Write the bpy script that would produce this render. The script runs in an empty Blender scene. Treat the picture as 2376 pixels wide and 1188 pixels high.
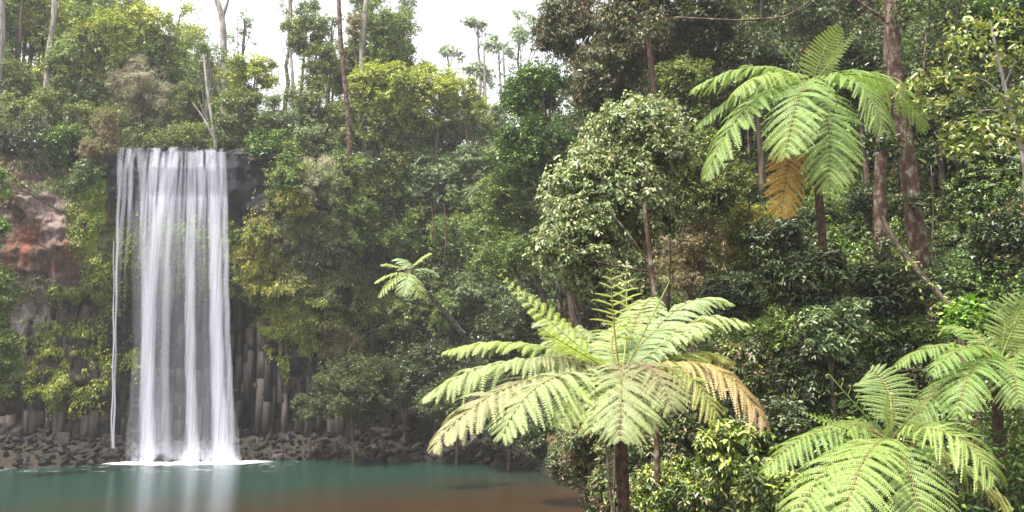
import bpy, math, random
import numpy as np
from mathutils import Vector
# ------------------------------------------------------------------ camera, sky, sun, exposure
SC = bpy.context.scene
COL = SC.collection
F = 2057.0                     # focal length in photo pixels (2376 wide)
PITCH = math.radians(6.57)
CZ = 5.8
cd = bpy.data.cameras.new('camera'); cam = bpy.data.objects.new('camera', cd); COL.objects.link(cam)
cam.location = (0, 0, CZ); cam.rotation_euler = (math.pi/2 + PITCH, 0, 0)
cd.sensor_width = 36; cd.lens = F/2376*36; cd.clip_end = 5000; cd.clip_start = 0.1
SC.camera = cam
SUN_EL, SUN_AZ = math.radians(66), math.radians(232)      # azimuth measured from +Y clockwise
w = bpy.data.worlds.new('World'); SC.world = w; w.use_nodes = True
nt = w.node_tree; nt.nodes.clear()
sky = nt.nodes.new('ShaderNodeTexSky'); sky.sky_type = 'NISHITA'; sky.sun_disc = False
sky.sun_elevation = SUN_EL; sky.sun_rotation = SUN_AZ; sky.dust_density = 3.0; sky.air_density = 1.0
hs = nt.nodes.new('ShaderNodeHueSaturation'); hs.inputs['Saturation'].default_value = 0.15; hs.inputs['Value'].default_value = 2.2
bg = nt.nodes.new('ShaderNodeBackground'); bg.inputs['Strength'].default_value = 0.12
wo = nt.nodes.new('ShaderNodeOutputWorld')
nt.links.new(sky.outputs[0], hs.inputs['Color']); nt.links.new(hs.outputs[0], bg.inputs[0]); nt.links.new(bg.outputs[0], wo.inputs[0])
sl = bpy.data.lights.new('sun', 'SUN'); sl.energy = 5.0; sl.angle = math.radians(3); sl.color = (1, .96, .88)
so = bpy.data.objects.new('sun', sl); COL.objects.link(so); so.location = (0, 0, 60)
sd = Vector((math.sin(SUN_AZ)*math.cos(SUN_EL), math.cos(SUN_AZ)*math.cos(SUN_EL), math.sin(SUN_EL)))
so.rotation_euler = sd.to_track_quat('Z', 'Y').to_euler()
SC.view_settings.view_transform = 'Standard'; SC.view_settings.look = 'None'
SC.view_settings.exposure = 0.95; SC.view_settings.gamma = 1
SC.cycles.max_bounces = 6; SC.cycles.diffuse_bounces = 2; SC.cycles.glossy_bounces = 2
SC.cycles.transmission_bounces = 3; SC.cycles.transparent_max_bounces = 24
SC.cycles.use_denoising = True

# ------------------------------------------------------------------ helpers
cP, sP = math.cos(PITCH), math.sin(PITCH)
def P(px, py, D):
    """world point seen at photo pixel (px,py) at distance D along +Y"""
    v = (594-py)/F; h = (px-1188)/F
    dy = cP - v*sP; dz = sP + v*cP
    return np.array([h/dy*D, D, CZ + dz/dy*D])
def to_px(p):
    p = np.asarray(p, float); x = p[..., 0]; y = p[..., 1]; z = p[..., 2]-CZ
    c = y*cP + z*sP; v = -y*sP + z*cP
    return 1188 + F*x/c, 594 - F*v/c
def nrm(v):
    return v/np.maximum(np.linalg.norm(v, axis=-1, keepdims=True), 1e-9)
def sstep(a, b, x):
    t = np.clip((x-a)/(b-a), 0, 1); return t*t*(3-2*t)
def _hash(ix, iy, iz, seed):
    h = (ix*374761393 + iy*668265263 + iz*2147483647 + seed*1274126177) & 0xffffffff
    h = ((h ^ (h >> 13))*1274126177) & 0xffffffff
    return ((h ^ (h >> 16)) & 0xffff)/65535.0
def vnoise(p, seed=0):
    p = np.asarray(p, float); i = np.floor(p).astype(np.int64); f = p-i; f = f*f*(3-2*f)
    r = 0
    for dx in (0, 1):
        for dy in (0, 1):
            for dz in (0, 1):
                wgt = (f[..., 0] if dx else 1-f[..., 0])*(f[..., 1] if dy else 1-f[..., 1])*(f[..., 2] if dz else 1-f[..., 2])
                r = r + wgt*_hash(i[..., 0]+dx, i[..., 1]+dy, i[..., 2]+dz, seed)
    return r
def fbm(p, o=4, seed=0):
    r = 0; a = .5; p = np.asarray(p, float)
    for k in range(o):
        r = r + a*vnoise(p*(2**k)+7.3*k, seed+k); a *= .5
    return r/(1-.5**o)
def tag(o, label=None, cat=None, group=None, kind=None):
    if label: o['label'] = label
    if cat: o['category'] = cat
    if group: o['group'] = group
    if kind: o['kind'] = kind
    return o
def empty(name, loc):
    o = bpy.data.objects.new(name, None); COL.objects.link(o); o.location = tuple(float(a) for a in loc)
    o.empty_display_size = .3; return o
def mesh(name, V, Fa, mat, parent=None, cols=None, smooth=False, origin=None):
    """V (n,3) float, Fa (m,4)|(m,3) int array; vertices are given in world space when parent is set (parent location is subtracted)"""
    V = np.asarray(V, np.float32)
    me = bpy.data.meshes.new(name)
    if isinstance(Fa, list) and Fa and not isinstance(Fa[0], (int, np.integer)) and isinstance(Fa[0], np.ndarray):
        groups = Fa
    else: groups = [np.asarray(Fa)]
    groups = [g for g in groups if len(g)]
    off = np.zeros(3, np.float32)
    if parent is not None:
        p = parent
        while p is not None: off = off + np.array(p.location, np.float32); p = p.parent
    if origin is not None: off = off + np.array(origin, np.float32)
    V = V - off
    me.vertices.add(len(V)); me.vertices.foreach_set('co', V.ravel())
    tot = np.concatenate([np.full(len(g), g.shape[1], np.int32) for g in groups])
    idx = np.concatenate([g.ravel() for g in groups]).astype(np.int32)
    me.loops.add(len(idx)); me.loops.foreach_set('vertex_index', idx)
    me.polygons.add(len(tot)); st = np.zeros(len(tot), np.int32); st[1:] = np.cumsum(tot)[:-1]
    me.polygons.foreach_set('loop_start', st); me.polygons.foreach_set('loop_total', tot)
    me.update(calc_edges=True)
    if smooth: me.polygons.foreach_set('use_smooth', np.ones(len(tot), bool))
    if cols is not None:
        c = np.ones((len(V), 4), np.float32); c[:, :3] = cols
        a = me.attributes.new('Col', 'FLOAT_COLOR', 'POINT'); a.data.foreach_set('color', c.ravel())
    me.materials.append(mat)
    o = bpy.data.objects.new(name, me); COL.objects.link(o)
    if origin is not None: o.location = tuple(float(a) for a in origin)
    if parent is not None: o.parent = parent
    return o

# ------------------------------------------------------------------ materials
def newmat(name):
    m = bpy.data.materials.new(name); m.use_nodes = True; n = m.node_tree; n.nodes.clear()
    return m, n, n.nodes.new('ShaderNodeOutputMaterial')
def N(n, t, **k):
    x = n.nodes.new(t)
    for a, b in k.items():
        if a in x.inputs: x.inputs[a].default_value = b
        else: setattr(x, a, b)
    return x
def leaf_mat(name, rough=.45, trans=.3, spec=.4, bright=1.0):
    m, n, out = newmat(name)
    at = N(n, 'ShaderNodeAttribute', attribute_name='Col')
    pb = n.nodes.new('ShaderNodeBsdfPrincipled'); pb.inputs['Roughness'].default_value = rough
    pb.inputs['Specular IOR Level'].default_value = spec
    tr = n.nodes.new('ShaderNodeBsdfTranslucent')
    h = N(n, 'ShaderNodeHueSaturation'); h.inputs['Saturation'].default_value = 1.15; h.inputs['Value'].default_value = 1.3*bright; h.inputs['Hue'].default_value = .49
    mx = N(n, 'ShaderNodeMixShader'); mx.inputs[0].default_value = trans
    h0 = N(n, 'ShaderNodeHueSaturation'); h0.inputs['Value'].default_value = bright
    n.links.new(at.outputs['Color'], h0.inputs['Color']); n.links.new(h0.outputs[0], pb.inputs['Base Color'])
    n.links.new(at.outputs['Color'], h.inputs['Color']); n.links.new(h.outputs[0], tr.inputs['Color'])
    n.links.new(pb.outputs[0], mx.inputs[1]); n.links.new(tr.outputs[0], mx.inputs[2]); n.links.new(mx.outputs[0], out.inputs[0])
    return m
def bark_mat(name, c1, c2, scale=6, zs=.3, rough=.9, c3=None):
    m, n, out = newmat(name)
    tc = n.nodes.new('ShaderNodeTexCoord'); mp = n.nodes.new('ShaderNodeMapping'); mp.inputs['Scale'].default_value = (1, 1, zs)
    no = N(n, 'ShaderNodeTexNoise'); no.inputs['Scale'].default_value = scale; no.inputs['Detail'].default_value = 6
    no.inputs['Roughness'].default_value = .65
    rp = n.nodes.new('ShaderNodeValToRGB'); e = rp.color_ramp.elements
    e[0].position = .38; e[0].color = (*c1, 1); e[1].position = .62; e[1].color = (*c2, 1)
    if c3: k = e.new(.5); k.color = (*c3, 1)
    pb = n.nodes.new('ShaderNodeBsdfPrincipled'); pb.inputs['Roughness'].default_value = rough
    pb.inputs['Specular IOR Level'].default_value = .25
    bp = n.nodes.new('ShaderNodeBump'); bp.inputs['Strength'].default_value = .6; bp.inputs['Distance'].default_value = .05
    n.links.new(tc.outputs['Object'], mp.inputs[0]); n.links.new(mp.outputs[0], no.inputs['Vector'])
    n.links.new(no.outputs[0], rp.inputs[0]); n.links.new(rp.outputs[0], pb.inputs['Base Color'])
    n.links.new(no.outputs[0], bp.inputs['Height']); n.links.new(bp.outputs[0], pb.inputs['Normal'])
    n.links.new(pb.outputs[0], out.inputs[0]); return m
def rock_mat(name, attr=True, base=(.08, .07, .065), streak=(1.3, 1.3, .22), rough=.75, obj_random=False, lo=.3, hi=1.75):
    m, n, out = newmat(name)
    tc = n.nodes.new('ShaderNodeTexCoord'); mp = n.nodes.new('ShaderNodeMapping'); mp.inputs['Scale'].default_value = streak
    no = N(n, 'ShaderNodeTexNoise'); no.inputs['Scale'].default_value = 5.5; no.inputs['Detail'].default_value = 8; no.inputs['Roughness'].default_value = .72
    n2 = N(n, 'ShaderNodeTexNoise'); n2.inputs['Scale'].default_value = 8; n2.inputs['Detail'].default_value = 6; n2.inputs['Roughness'].default_value = .7
    mr = n.nodes.new('ShaderNodeMapRange'); mr.inputs['From Min'].default_value = .3; mr.inputs['From Max'].default_value = .72
    mr.inputs['To Min'].default_value = lo; mr.inputs['To Max'].default_value = hi
    mul = N(n, 'ShaderNodeVectorMath', operation='SCALE')
    if attr:
        at = N(n, 'ShaderNodeAttribute', attribute_name='Col'); src = at.outputs['Color']
    else:
        rg = N(n, 'ShaderNodeRGB'); rg.outputs[0].default_value = (*base, 1); src = rg.outputs[0]
    if obj_random:
        oi = n.nodes.new('ShaderNodeObjectInfo'); m2 = N(n, 'ShaderNodeMapRange'); m2.inputs['To Min'].default_value = .55; m2.inputs['To Max'].default_value = 1.6
        n.links.new(oi.outputs['Random'], m2.inputs[0]); s2 = N(n, 'ShaderNodeVectorMath', operation='SCALE')
        n.links.new(src, s2.inputs[0]); n.links.new(m2.outputs[0], s2.inputs['Scale']); src = s2.outputs[0]
    # pale lichen flecks
    lk = n.nodes.new('ShaderNodeMapRange'); lk.inputs['From Min'].default_value = .62; lk.inputs['From Max'].default_value = .72
    mixc = N(n, 'ShaderNodeMix', data_type='RGBA'); mixc.inputs[7].default_value = (.32, .3, .27, 1)
    lm = N(n, 'ShaderNodeMath', operation='MULTIPLY'); lm.inputs[1].default_value = .16
    pb = n.nodes.new('ShaderNodeBsdfPrincipled'); pb.inputs['Roughness'].default_value = rough; pb.inputs['Specular IOR Level'].default_value = .18
    bp = n.nodes.new('ShaderNodeBump'); bp.inputs['Strength'].default_value = .9; bp.inputs['Distance'].default_value = .16
    L = n.links
    L.new(tc.outputs['Object'], mp.inputs[0]); L.new(mp.outputs[0], no.inputs['Vector']); L.new(tc.outputs['Object'], n2.inputs['Vector'])
    L.new(no.outputs[0], mr.inputs[0]); L.new(src, mul.inputs[0]); L.new(mr.outputs[0], mul.inputs['Scale'])
    L.new(n2.outputs[0], lk.inputs[0]); L.new(lk.outputs[0], lm.inputs[0]); L.new(lm.outputs[0], mixc.inputs[0])
    L.new(mul.outputs[0], mixc.inputs[6]); L.new(mixc.outputs[2], pb.inputs['Base Color'])
    L.new(no.outputs[0], bp.inputs['Height']); L.new(bp.outputs[0], pb.inputs['Normal']); L.new(pb.outputs[0], out.inputs[0])
    return m
M = dict(
    leaf=leaf_mat('leaf_soft', .5, .22, .35), gloss=leaf_mat('leaf_glossy', .37, .17, .45), fern=leaf_mat('fern_leaf', .5, .35, .3),
    pale_bark=bark_mat('pale_bark', (.13, .11, .1), (.33, .3, .27), 4),
    brown_bark=bark_mat('brown_bark', (.05, .035, .025), (.14, .1, .075), 8),
    lichen_bark=bark_mat('lichen_bark', (.04, .02, .013), (.17, .145, .115), 6, .7, .9, (.065, .034, .022)),
    red_bark=bark_mat('red_bark', (.03, .016, .011), (.08, .042, .03), 7, .15),
    fern_trunk=bark_mat('fern_trunk_bark', (.02, .012, .008), (.1, .055, .04), 14, .6),
    scar_trunk=bark_mat('scarred_fern_trunk', (.015, .012, .01), (.16, .15, .13), 9, 1.0),
    stalk=bark_mat('fern_stalk', (.1, .06, .02), (.2, .17, .05), 5, .3, .6),
    stalk_green=bark_mat('green_stalk', (.16, .2, .05), (.25, .3, .08), 5, .3, .6),
    rock=rock_mat('cliff_rock'), wet=rock_mat('wet_rock', rough=.35),
    column=rock_mat('column_rock', streak=(2.2, 2.2, .12), rough=.7, lo=.4, hi=1.9),
    boulder=rock_mat('dark_boulder', False, (.034, .028, .026), (1, 1, 1), .6, True),
    boulder_pale=rock_mat('pale_boulder', False, (.1, .085, .066), (1, 1, 1), .75, True),  # lit cream look of some far rocks put into the stone colour
    ground=bark_mat('forest_floor', (.012, .009, .006), (.035, .027, .018), 5, 1.),
)

# ------------------------------------------------------------------ terrain
def X52(px, D=52.): return (px-1188)/F*D
SH = [(-70, 40)] + [(X52(a, b), b) for a, b in [(-200, 45.5), (0, 47.6), (120, 48.3), (235, 49.3), (290, 50.9), (550, 51.4), (620, 51.8), (800, 51.8), (1000, 51.5), (1110, 50.3), (1190, 48.8), (1250, 46.8), (1300, 43), (1345, 38.5), (1385, 34.), (1405, 30), (1408, 26), (1405, 21), (1390, 17)]] + [(-.5, 14), (-6, 13.6), (-18, 13), (-70, 13)]
SH = np.array(SH)
def shore_d(x, y):
    """signed distance from the water's edge, positive on land"""
    p = np.stack([x, y], -1); d = np.full(np.shape(x), 1e9); ins = np.zeros(np.shape(x), bool)
    n = len(SH)
    for i in range(n):
        a = SH[i]; b = SH[(i+1) % n]; ab = b-a; t = np.clip(((p-a)@ab)/(ab@ab), 0, 1)
        d = np.minimum(d, np.linalg.norm(p-a-t[..., None]*ab, axis=-1))
        c = (a[1] > y) != (b[1] > y)
        xi = (b[0]-a[0])*(y-a[1])/((b[1]-a[1]) if b[1] != a[1] else 1e-9)+a[0]
        ins ^= c & (x < xi)
    return np.where(ins, -d, d)
def terrain(x, y):
    x = np.asarray(x, float); y = np.asarray(y, float)
    d = shore_d(x, y)
    nz = fbm(np.stack([x*.16, y*.16, x*0], -1), 4, 5)-.5
    n2 = fbm(np.stack([x*.6, y*.6, x*0], -1), 3, 9)-.5
    dd = np.maximum(d, 0)
    cl = np.interp(dd, [0, 3., 4.6, 6.6, 10, 60, 400], [0, 1.35, 2.1, 18.1, 18.4, 20, 24])
    mid = np.interp(dd, [0, 3., 4.5, 9.5, 14, 60, 400], [0, 1.2, 3.2, 16.5, 19.3, 26, 30])
    hill = np.interp(dd, [0, 1, 5, 12, 26, 60, 400], [0, .8, 4.2, 13, 28, 38, 44])
    wm = sstep(-12, -8, x); wh = sstep(-4, 4, x + (45-y)*.25)
    z = cl*(1-wm) + mid*wm*(1-wh) + hill*wm*wh
    z = z*np.where(x > 0, .22+.78*sstep(11, 27, y), 1)
    near = sstep(22, 12, y)*sstep(9, 4, x)
    z = z*(1-near) + np.minimum(.32*dd, 4.0)*near
    far_left = sstep(-26, -44, x)*sstep(50, 62, y)
    z = z + far_left*8
    z = z + np.where(d > 0, nz*np.minimum(dd, 5)*.35 + n2*np.minimum(dd, 2)*.25, 0)
    return np.where(d > 0, z, np.maximum(-1.3, d*.5)), d
def grid_axis(a, b, step, far):
    core = np.arange(a, b, step); g = np.geomspace(step*2, far, 22)
    return np.concatenate([a-g[::-1], core, b+g])
gx = grid_axis(-60, 50, .55, 300); gy = grid_axis(-8, 100, .55, 300)
GX, GY = np.meshgrid(gx, gy); GZ, GD = terrain(GX, GY)
def grid_faces(nr, nc):
    i = np.arange(nr-1)[:, None]*nc + np.arange(nc-1)[None, :]
    return np.stack([i, i+1, i+1+nc, i+nc], -1).reshape(-1, 4)
g = mesh('ground', np.stack([GX, GY, GZ], -1).reshape(-1, 3), grid_faces(len(gy), len(gx)), M['ground'], smooth=True)
tag(g, kind='structure')

# ------------------------------------------------------------------ cliff
CPX = np.array([-220, 0, 120, 240, 275, 420, 540, 600, 680, 760, 900, 1060])
CZZ = np.array([-.5, 1.5, 5, 7, 9.0, 9.8, 12, 15, 17, 18.3])
CY = np.array([
 [47., 48, 48.5, 48.5, 48.6, 48.3, 48.5, 49, 50, 51],
 [50., 50.6, 50.8, 50.8, 51, 50.2, 50, 50.2, 50.8, 51.7],
 [51.2, 51.6, 51.8, 51.7, 52.1, 51, 50.6, 50.7, 51.1, 51.9],
 [52., 52.5, 52.6, 52.6, 53, 52.2, 51.5, 51.3, 51.4, 52],
 [52.6, 53, 53.2, 53.6, 54, 53.4, 52.2, 51.5, 51.5, 52],
 [53., 53.4, 54, 54.6, 55, 54, 52.9, 51.9, 51.5, 52.2],
 [53.2, 53.6, 54.2, 54.5, 54.8, 53.4, 52.5, 51.7, 51.5, 52.2],
 [53.6, 54, 54.2, 54.2, 53.8, 52.4, 52, 51.8, 52, 52.8],
 [54., 54.4, 54.4, 54.0, 52.2, 51.6, 51.7, 52.2, 52.9, 53.8],
 [54., 54.4, 54.4, 54., 52.6, 52.4, 52.5, 53.2, 54, 55.2],
 [54.6, 55.5, 57, 58.2, 59.5, 60, 61.3, 63, 65, 68],
 [55., 57, 59, 61, 63, 64, 65, 67, 69, 72]])
def cliff_y(px, z):
    px = np.asarray(px, float); z = np.asarray(z, float)
    iz = np.clip(np.searchsorted(CZZ, z, 'right')-1, 0, len(CZZ)-2); tz = np.clip((z-CZZ[iz])/(CZZ[iz+1]-CZZ[iz]), 0, 1)
    ix = np.clip(np.searchsorted(CPX, px, 'right')-1, 0, len(CPX)-2); tx = np.clip((px-CPX[ix])/(CPX[ix+1]-CPX[ix]), 0, 1)
    tx = tx*tx*(3-2*tx)
    a = CY[ix, iz]*(1-tx)+CY[ix+1, iz]*tx; b = CY[ix, iz+1]*(1-tx)+CY[ix+1, iz+1]*tx
    return a*(1-tz)+b*tz
def ell(px, py, cx, cy, rx, ry, soft=.35):
    return 1-sstep(1-soft, 1+soft, np.sqrt(((px-cx)/rx)**2+((py-cy)/ry)**2))
def cliff_disp(x, z, px, py):
    n1 = fbm(np.stack([x*.35, z*.45, x*0], -1), 4, 21)-.5
    n2 = fbm(np.stack([x*1.3, z*2.2, x*0+3], -1), 4, 31)-.5
    # flat bedded shelves (right of the falls) and blocky joints
    q = np.floor(z*1.6 + 1.2*vnoise(np.stack([x*.5, z*0, x*0], -1), 4))
    shelf = (_hash(q.astype(np.int64), np.floor(x*.55+q*.37).astype(np.int64), q.astype(np.int64)*0, 77)-.5)
    wsh = np.clip(ell(px, py, 660, 760, 150, 90), 0, 1)
    bl = (_hash(np.floor(x*1.1+vnoise(np.stack([x, z, x*0], -1), 3)).astype(np.int64), np.floor(z*1.4).astype(np.int64), 0*q.astype(np.int64), 5)-.5)
    # vertical fluting on the wet lip
    fl = vnoise(np.stack([x*3.2, z*.35, x*0], -1), 15)-.5
    lip = np.clip(ell(px, py, 430, 430, 175, 110), 0, 1)
    n3 = np.abs(fbm(np.stack([x*2.6, z*1.7, x*0+9], -1), 4, 61)-.5)
    colw = np.clip(sstep(9.5, 8, z), 0, 1)
    ci = np.floor(x/.42+.35*vnoise(np.stack([x*.3, z*.25, x*0], -1), 71)).astype(np.int64); co = _hash(ci, np.floor(z*.5+_hash(ci, ci*0, ci*0, 3)*3).astype(np.int64), ci*0, 13)-.5
    return -(co*.55*colw - n3*.7*(1-lip) + n1*1.5 + n2*.55*(1-.5*lip) + shelf*1.3*wsh + bl*.3*(1-lip) + fl*.4*lip)
xs = np.arange(-37, -6.5, .085); zs = np.arange(-.5, 18.35, .085)
CX, CZg = np.meshgrid(xs, zs)
cy0 = cliff_y(1188+CX*F/52, CZg)
cpx, cpy = to_px(np.stack([CX, cy0, CZg], -1))
CYg = cliff_y(cpx, CZg) + cliff_disp(CX, CZg, cpx, cpy)
zc = CZg + .5*(fbm(np.stack([CX*.8, CX*0, CX*0], -1), 3, 2)-.5)*sstep(17, 18.3, CZg)
# back over the top
topn = 14; back = np.linspace(.3, 7, topn)
TX = np.repeat(xs[None], topn, 0); TY = CYg[-1][None]+back[:, None]; TZ = zc[-1][None]+.02*back[:, None]-np.maximum(0, back[:, None]-5)*.8
V = np.concatenate([np.stack([CX, CYg, zc], -1).reshape(-1, 3), np.stack([TX, TY, TZ], -1).reshape(-1, 3)])
vpx, vpy = to_px(V)
def cliff_color(px, py, V):
    c = np.tile(np.array([.034, .026, .022]), (len(px), 1))
    def mixin(m, col):
        nonlocal c
        m = np.clip(m, 0, 1)[:, None]; c = c*(1-m)+np.array(col)*m
    nn = fbm(np.stack([V[:, 0]*.9, V[:, 2]*.9, V[:, 0]*0], -1), 4, 3)
    nv = fbm(np.stack([V[:, 0]*3.5, V[:, 2]*.35, V[:, 0]*0], -1), 4, 8)
    mixin(ell(px, py, 90, 530, 150, 150, .5)*.95, (.1, .06, .045))
    mixin(ell(px, py, 90, 480, 95, 80, .5)*sstep(.48, .55, nn), (.22, .16, .14))
    mixin(ell(px, py, 80, 590, 80, 60, .5)*sstep(.5, .56, nv), (.2, .075, .045))
    mixin(ell(px, py, 85, 735, 60, 95, .5)*sstep(.47, .54, nv), (.26, .23, .21))
    mixin(ell(px, py, 240, 560, 25, 110, .6)*sstep(.45, .6, nv), (.22, .09, .03))
    mixin(ell(px, py, 205, 500, 45, 90, .5)*sstep(.36, .52, nv), (.18, .25, .02))
    mixin(ell(px, py, 430, 600, 200, 110, .3)*sstep(.3, .55, nn), (.075, .1, .022))
    mixin(ell(px, py, 430, 570, 190, 60, .3)*sstep(.45, .58, nv), (.2, .27, .03))
    mixin(ell(px, py, 640, 600, 110, 120, .5)*sstep(.35, .55, nn), (.1, .1, .025))
    mixin(ell(px, py, 410, 420, 170, 110, .12)*sstep(.2, .45, nv+.5-(py-430)/260.), (.014, .013, .017))
    mixin(ell(px, py, 570, 450, 38, 110, .3), (.013, .012, .016))
    mixin(ell(px, py, 420, 760, 150, 70, .4), (.035, .03, .032))
    mixin(ell(px, py, 160, 820, 100, 110, .4)*sstep(.42, .6, nn), (.17, .2, .03))
    mixin(ell(px, py, 690, 760, 110, 60, .4)*sstep(.4, .55, nn), (.17, .2, .03))
    return c*(.75+.5*nn[:, None])
cc = cliff_color(vpx, vpy, V)
cl = mesh('cliff', V, grid_faces(len(zs)+topn, len(xs)), M['rock'], cols=cc, smooth=False); tag(cl, kind='structure')

# basalt columns: hexagonal prisms in three uneven rows along the foot of the cliff
def prism(cx, cy, r, z0, z1, rot, lean, rng):
    a = rot + np.arange(6)*math.pi/3 + rng.uniform(-.12, .12, 6)
    rr = r*rng.uniform(.88, 1.12, 6)
    segs = []
    z = z0; zz = [z0]
    while z < z1-.35: z = min(z1, z+rng.uniform(1.2, 3.5)); zz.append(z)
    zz[-1] = z1
    V = []; Fc = []
    ox = oy = 0
    for k in range(len(zz)-1):
        s = 1+rng.uniform(-.07, .07); ox = rng.uniform(-.03, .03); oy = rng.uniform(-.06, .04)
        for e, zk in enumerate((zz[k]+.012, zz[k+1]-.012)):
            V.append(np.stack([cx+ox+np.cos(a)*rr*s+lean*(zk-z0), cy+oy+np.sin(a)*rr*s, np.full(6, zk)+(rng.uniform(-.06, .06, 6) if e and k == len(zz)-2 else 0)], -1))
        b = k*12
        for j in range(6): Fc.append([b+j, b+(j+1) % 6, b+6+(j+1) % 6, b+6+j])
        Fc += [[b+6, b+7, b+8, b+9], [b+6, b+9, b+10, b+11], [b+3, b+2, b+1, b], [b+5, b+4, b+3, b]]
    return np.concatenate(V), np.array(Fc)
rng = np.random.default_rng(11)
Vs = []; Fs = []; Cs = []; nb = 0
for row in range(3):
    x = -36.
    while x < -10.5:
        r = rng.uniform(.15, .3); x += r*rng.uniform(1.35, 1.75); px = 1188 + x*F/53
        if px < 255: lim = 8.8 if not (30 < px < 120) else 8.
        elif px < 560: lim = 9 if px > 400 else 5.6
        else: lim = 7.9
        lim = lim*((1, 1.1 if px > 575 else .72+.5*vnoise(np.array([x*.3, row*3., 0.]), 91), .5+.6*vnoise(np.array([x*.4, 9., 0.]), 92))[row])
        top = min(lim, 9.4)*(1.02, .82, .45)[row]*rng.uniform(.93, 1.03)
        if row == 2 and (rng.random() < .4 or px > 575): continue
        if row == 1 and px > 575 and rng.random() < .45: continue
        y = cliff_y(px, 3.) + .28 - row*.3 + rng.uniform(-.16, .12)
        z0 = .6 + rng.uniform(0, .8) if row < 2 else rng.uniform(.3, .9)
        if rng.random() < .25 and top > 4:          # hanging broken column, free of the ground
            z0 = rng.uniform(2, 3.6)
        top = max(top, z0+1)
        v, f = prism(x, y, r, z0, top, rng.uniform(0, 1), rng.uniform(-.03, .03), rng)
        tone = rng.uniform(.3, .85)
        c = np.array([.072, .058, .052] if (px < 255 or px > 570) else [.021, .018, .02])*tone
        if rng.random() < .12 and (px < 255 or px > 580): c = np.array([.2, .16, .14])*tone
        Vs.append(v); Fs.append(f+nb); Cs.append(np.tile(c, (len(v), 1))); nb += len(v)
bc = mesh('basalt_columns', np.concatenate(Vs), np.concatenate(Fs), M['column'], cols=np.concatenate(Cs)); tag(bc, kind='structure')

# ------------------------------------------------------------------ pool
m, n, out = newmat('pool_water')
geo = n.nodes.new('ShaderNodeNewGeometry'); mp = n.nodes.new('ShaderNodeMapping'); mp.inputs['Scale'].default_value = (.55, 1.6, 1)
no = N(n, 'ShaderNodeTexNoise'); no.inputs['Scale'].default_value = 2.2; no.inputs['Detail'].default_value = 5; no.inputs['Roughness'].default_value = .6
bp = n.nodes.new('ShaderNodeBump'); bp.inputs['Strength'].default_value = .22; bp.inputs['Distance'].default_value = .12
sx = n.nodes.new('ShaderNodeSeparateXYZ'); big = N(n, 'ShaderNodeTexNoise'); big.inputs['Scale'].default_value = .18; big.inputs['Detail'].default_value = 3
# sediment: brown shallows towards the near right bank, green depth below the falls
ad = N(n, 'ShaderNodeMath', operation='MULTIPLY_ADD'); ad.inputs[1].default_value = -.5
mr = n.nodes.new('ShaderNodeMapRange'); mr.inputs['From Min'].default_value = 39.5; mr.inputs['From Max'].default_value = 50
bn = N(n, 'ShaderNodeMath', operation='MULTIPLY_ADD'); bn.inputs[1].default_value = 4
mc = N(n, 'ShaderNodeMix', data_type='RGBA'); mc.inputs[6].default_value = (.036, .019, .008, 1); mc.inputs[7].default_value = (.012, .034, .025, 1)
pb = n.nodes.new('ShaderNodeBsdfPrincipled'); pb.inputs['Roughness'].default_value = .16; pb.inputs['IOR'].default_value = 1.33
L = n.links
L.new(geo.outputs['Position'], mp.inputs[0]); L.new(mp.outputs[0], no.inputs['Vector']); L.new(no.outputs[0], bp.inputs['Height'])
L.new(geo.outputs['Position'], sx.inputs[0]); L.new(geo.outputs['Position'], big.inputs['Vector'])
L.new(sx.outputs['X'], ad.inputs[0]); L.new(sx.outputs['Y'], ad.inputs[2]); L.new(big.outputs[0], bn.inputs[0]); L.new(ad.outputs[0], bn.inputs[2])
L.new(bn.outputs[0], mr.inputs[0]); L.new(mr.outputs[0], mc.inputs[0]); L.new(mc.outputs[2], pb.inputs['Base Color'])
L.new(bp.outputs[0], pb.inputs['Normal']); L.new(pb.outputs[0], out.inputs[0]); M['water'] = m
wx = np.linspace(-75, 9, 60); wy = np.linspace(8, 55, 40); WX, WY = np.meshgrid(wx, wy)
wt = mesh('water', np.stack([WX, WY, WX*0], -1).reshape(-1, 3), grid_faces(40, 60), M['water']); tag(wt, kind='structure')

# ------------------------------------------------------------------ waterfall
m, n, out = newmat('falling_water')
at = N(n, 'ShaderNodeAttribute', attribute_name='Col'); sr = n.nodes.new('ShaderNodeSeparateColor')
geo = n.nodes.new('ShaderNodeNewGeometry'); mp = n.nodes.new('ShaderNodeMapping'); mp.inputs['Scale'].default_value = (10, 3, .22)
no = N(n, 'ShaderNodeTexNoise'); no.inputs['Scale'].default_value = 1.0; no.inputs['Detail'].default_value = 4
mr = n.nodes.new('ShaderNodeMapRange'); mr.inputs['From Min'].default_value = .34; mr.inputs['From Max'].default_value = .66; mr.inputs['To Min'].default_value = .42
lw = n.nodes.new('ShaderNodeLayerWeight'); lw.inputs['Blend'].default_value = .5
om = N(n, 'ShaderNodeMath', operation='SUBTRACT'); om.inputs[0].default_value = 1.0
pw = N(n, 'ShaderNodeMath', operation='POWER'); pw.inputs[1].default_value = 1.6
pw.inputs[1].default_value = 3.0
m1 = N(n, 'ShaderNodeMath', operation='MULTIPLY'); m2 = N(n, 'ShaderNodeMath', operation='MULTIPLY'); m2.use_clamp = True
df = N(n, 'ShaderNodeBsdfDiffuse'); df.inputs[0].default_value = (.7, .7, .79, 1); tl = N(n, 'ShaderNodeBsdfTranslucent'); tl.inputs[0].default_value = (.7, .7, .79, 1)
mm = N(n, 'ShaderNodeMixShader'); mm.inputs[0].default_value = .35
tp = n.nodes.new('ShaderNodeBsdfTransparent'); fx = n.nodes.new('ShaderNodeMixShader'); L = n.links
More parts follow.
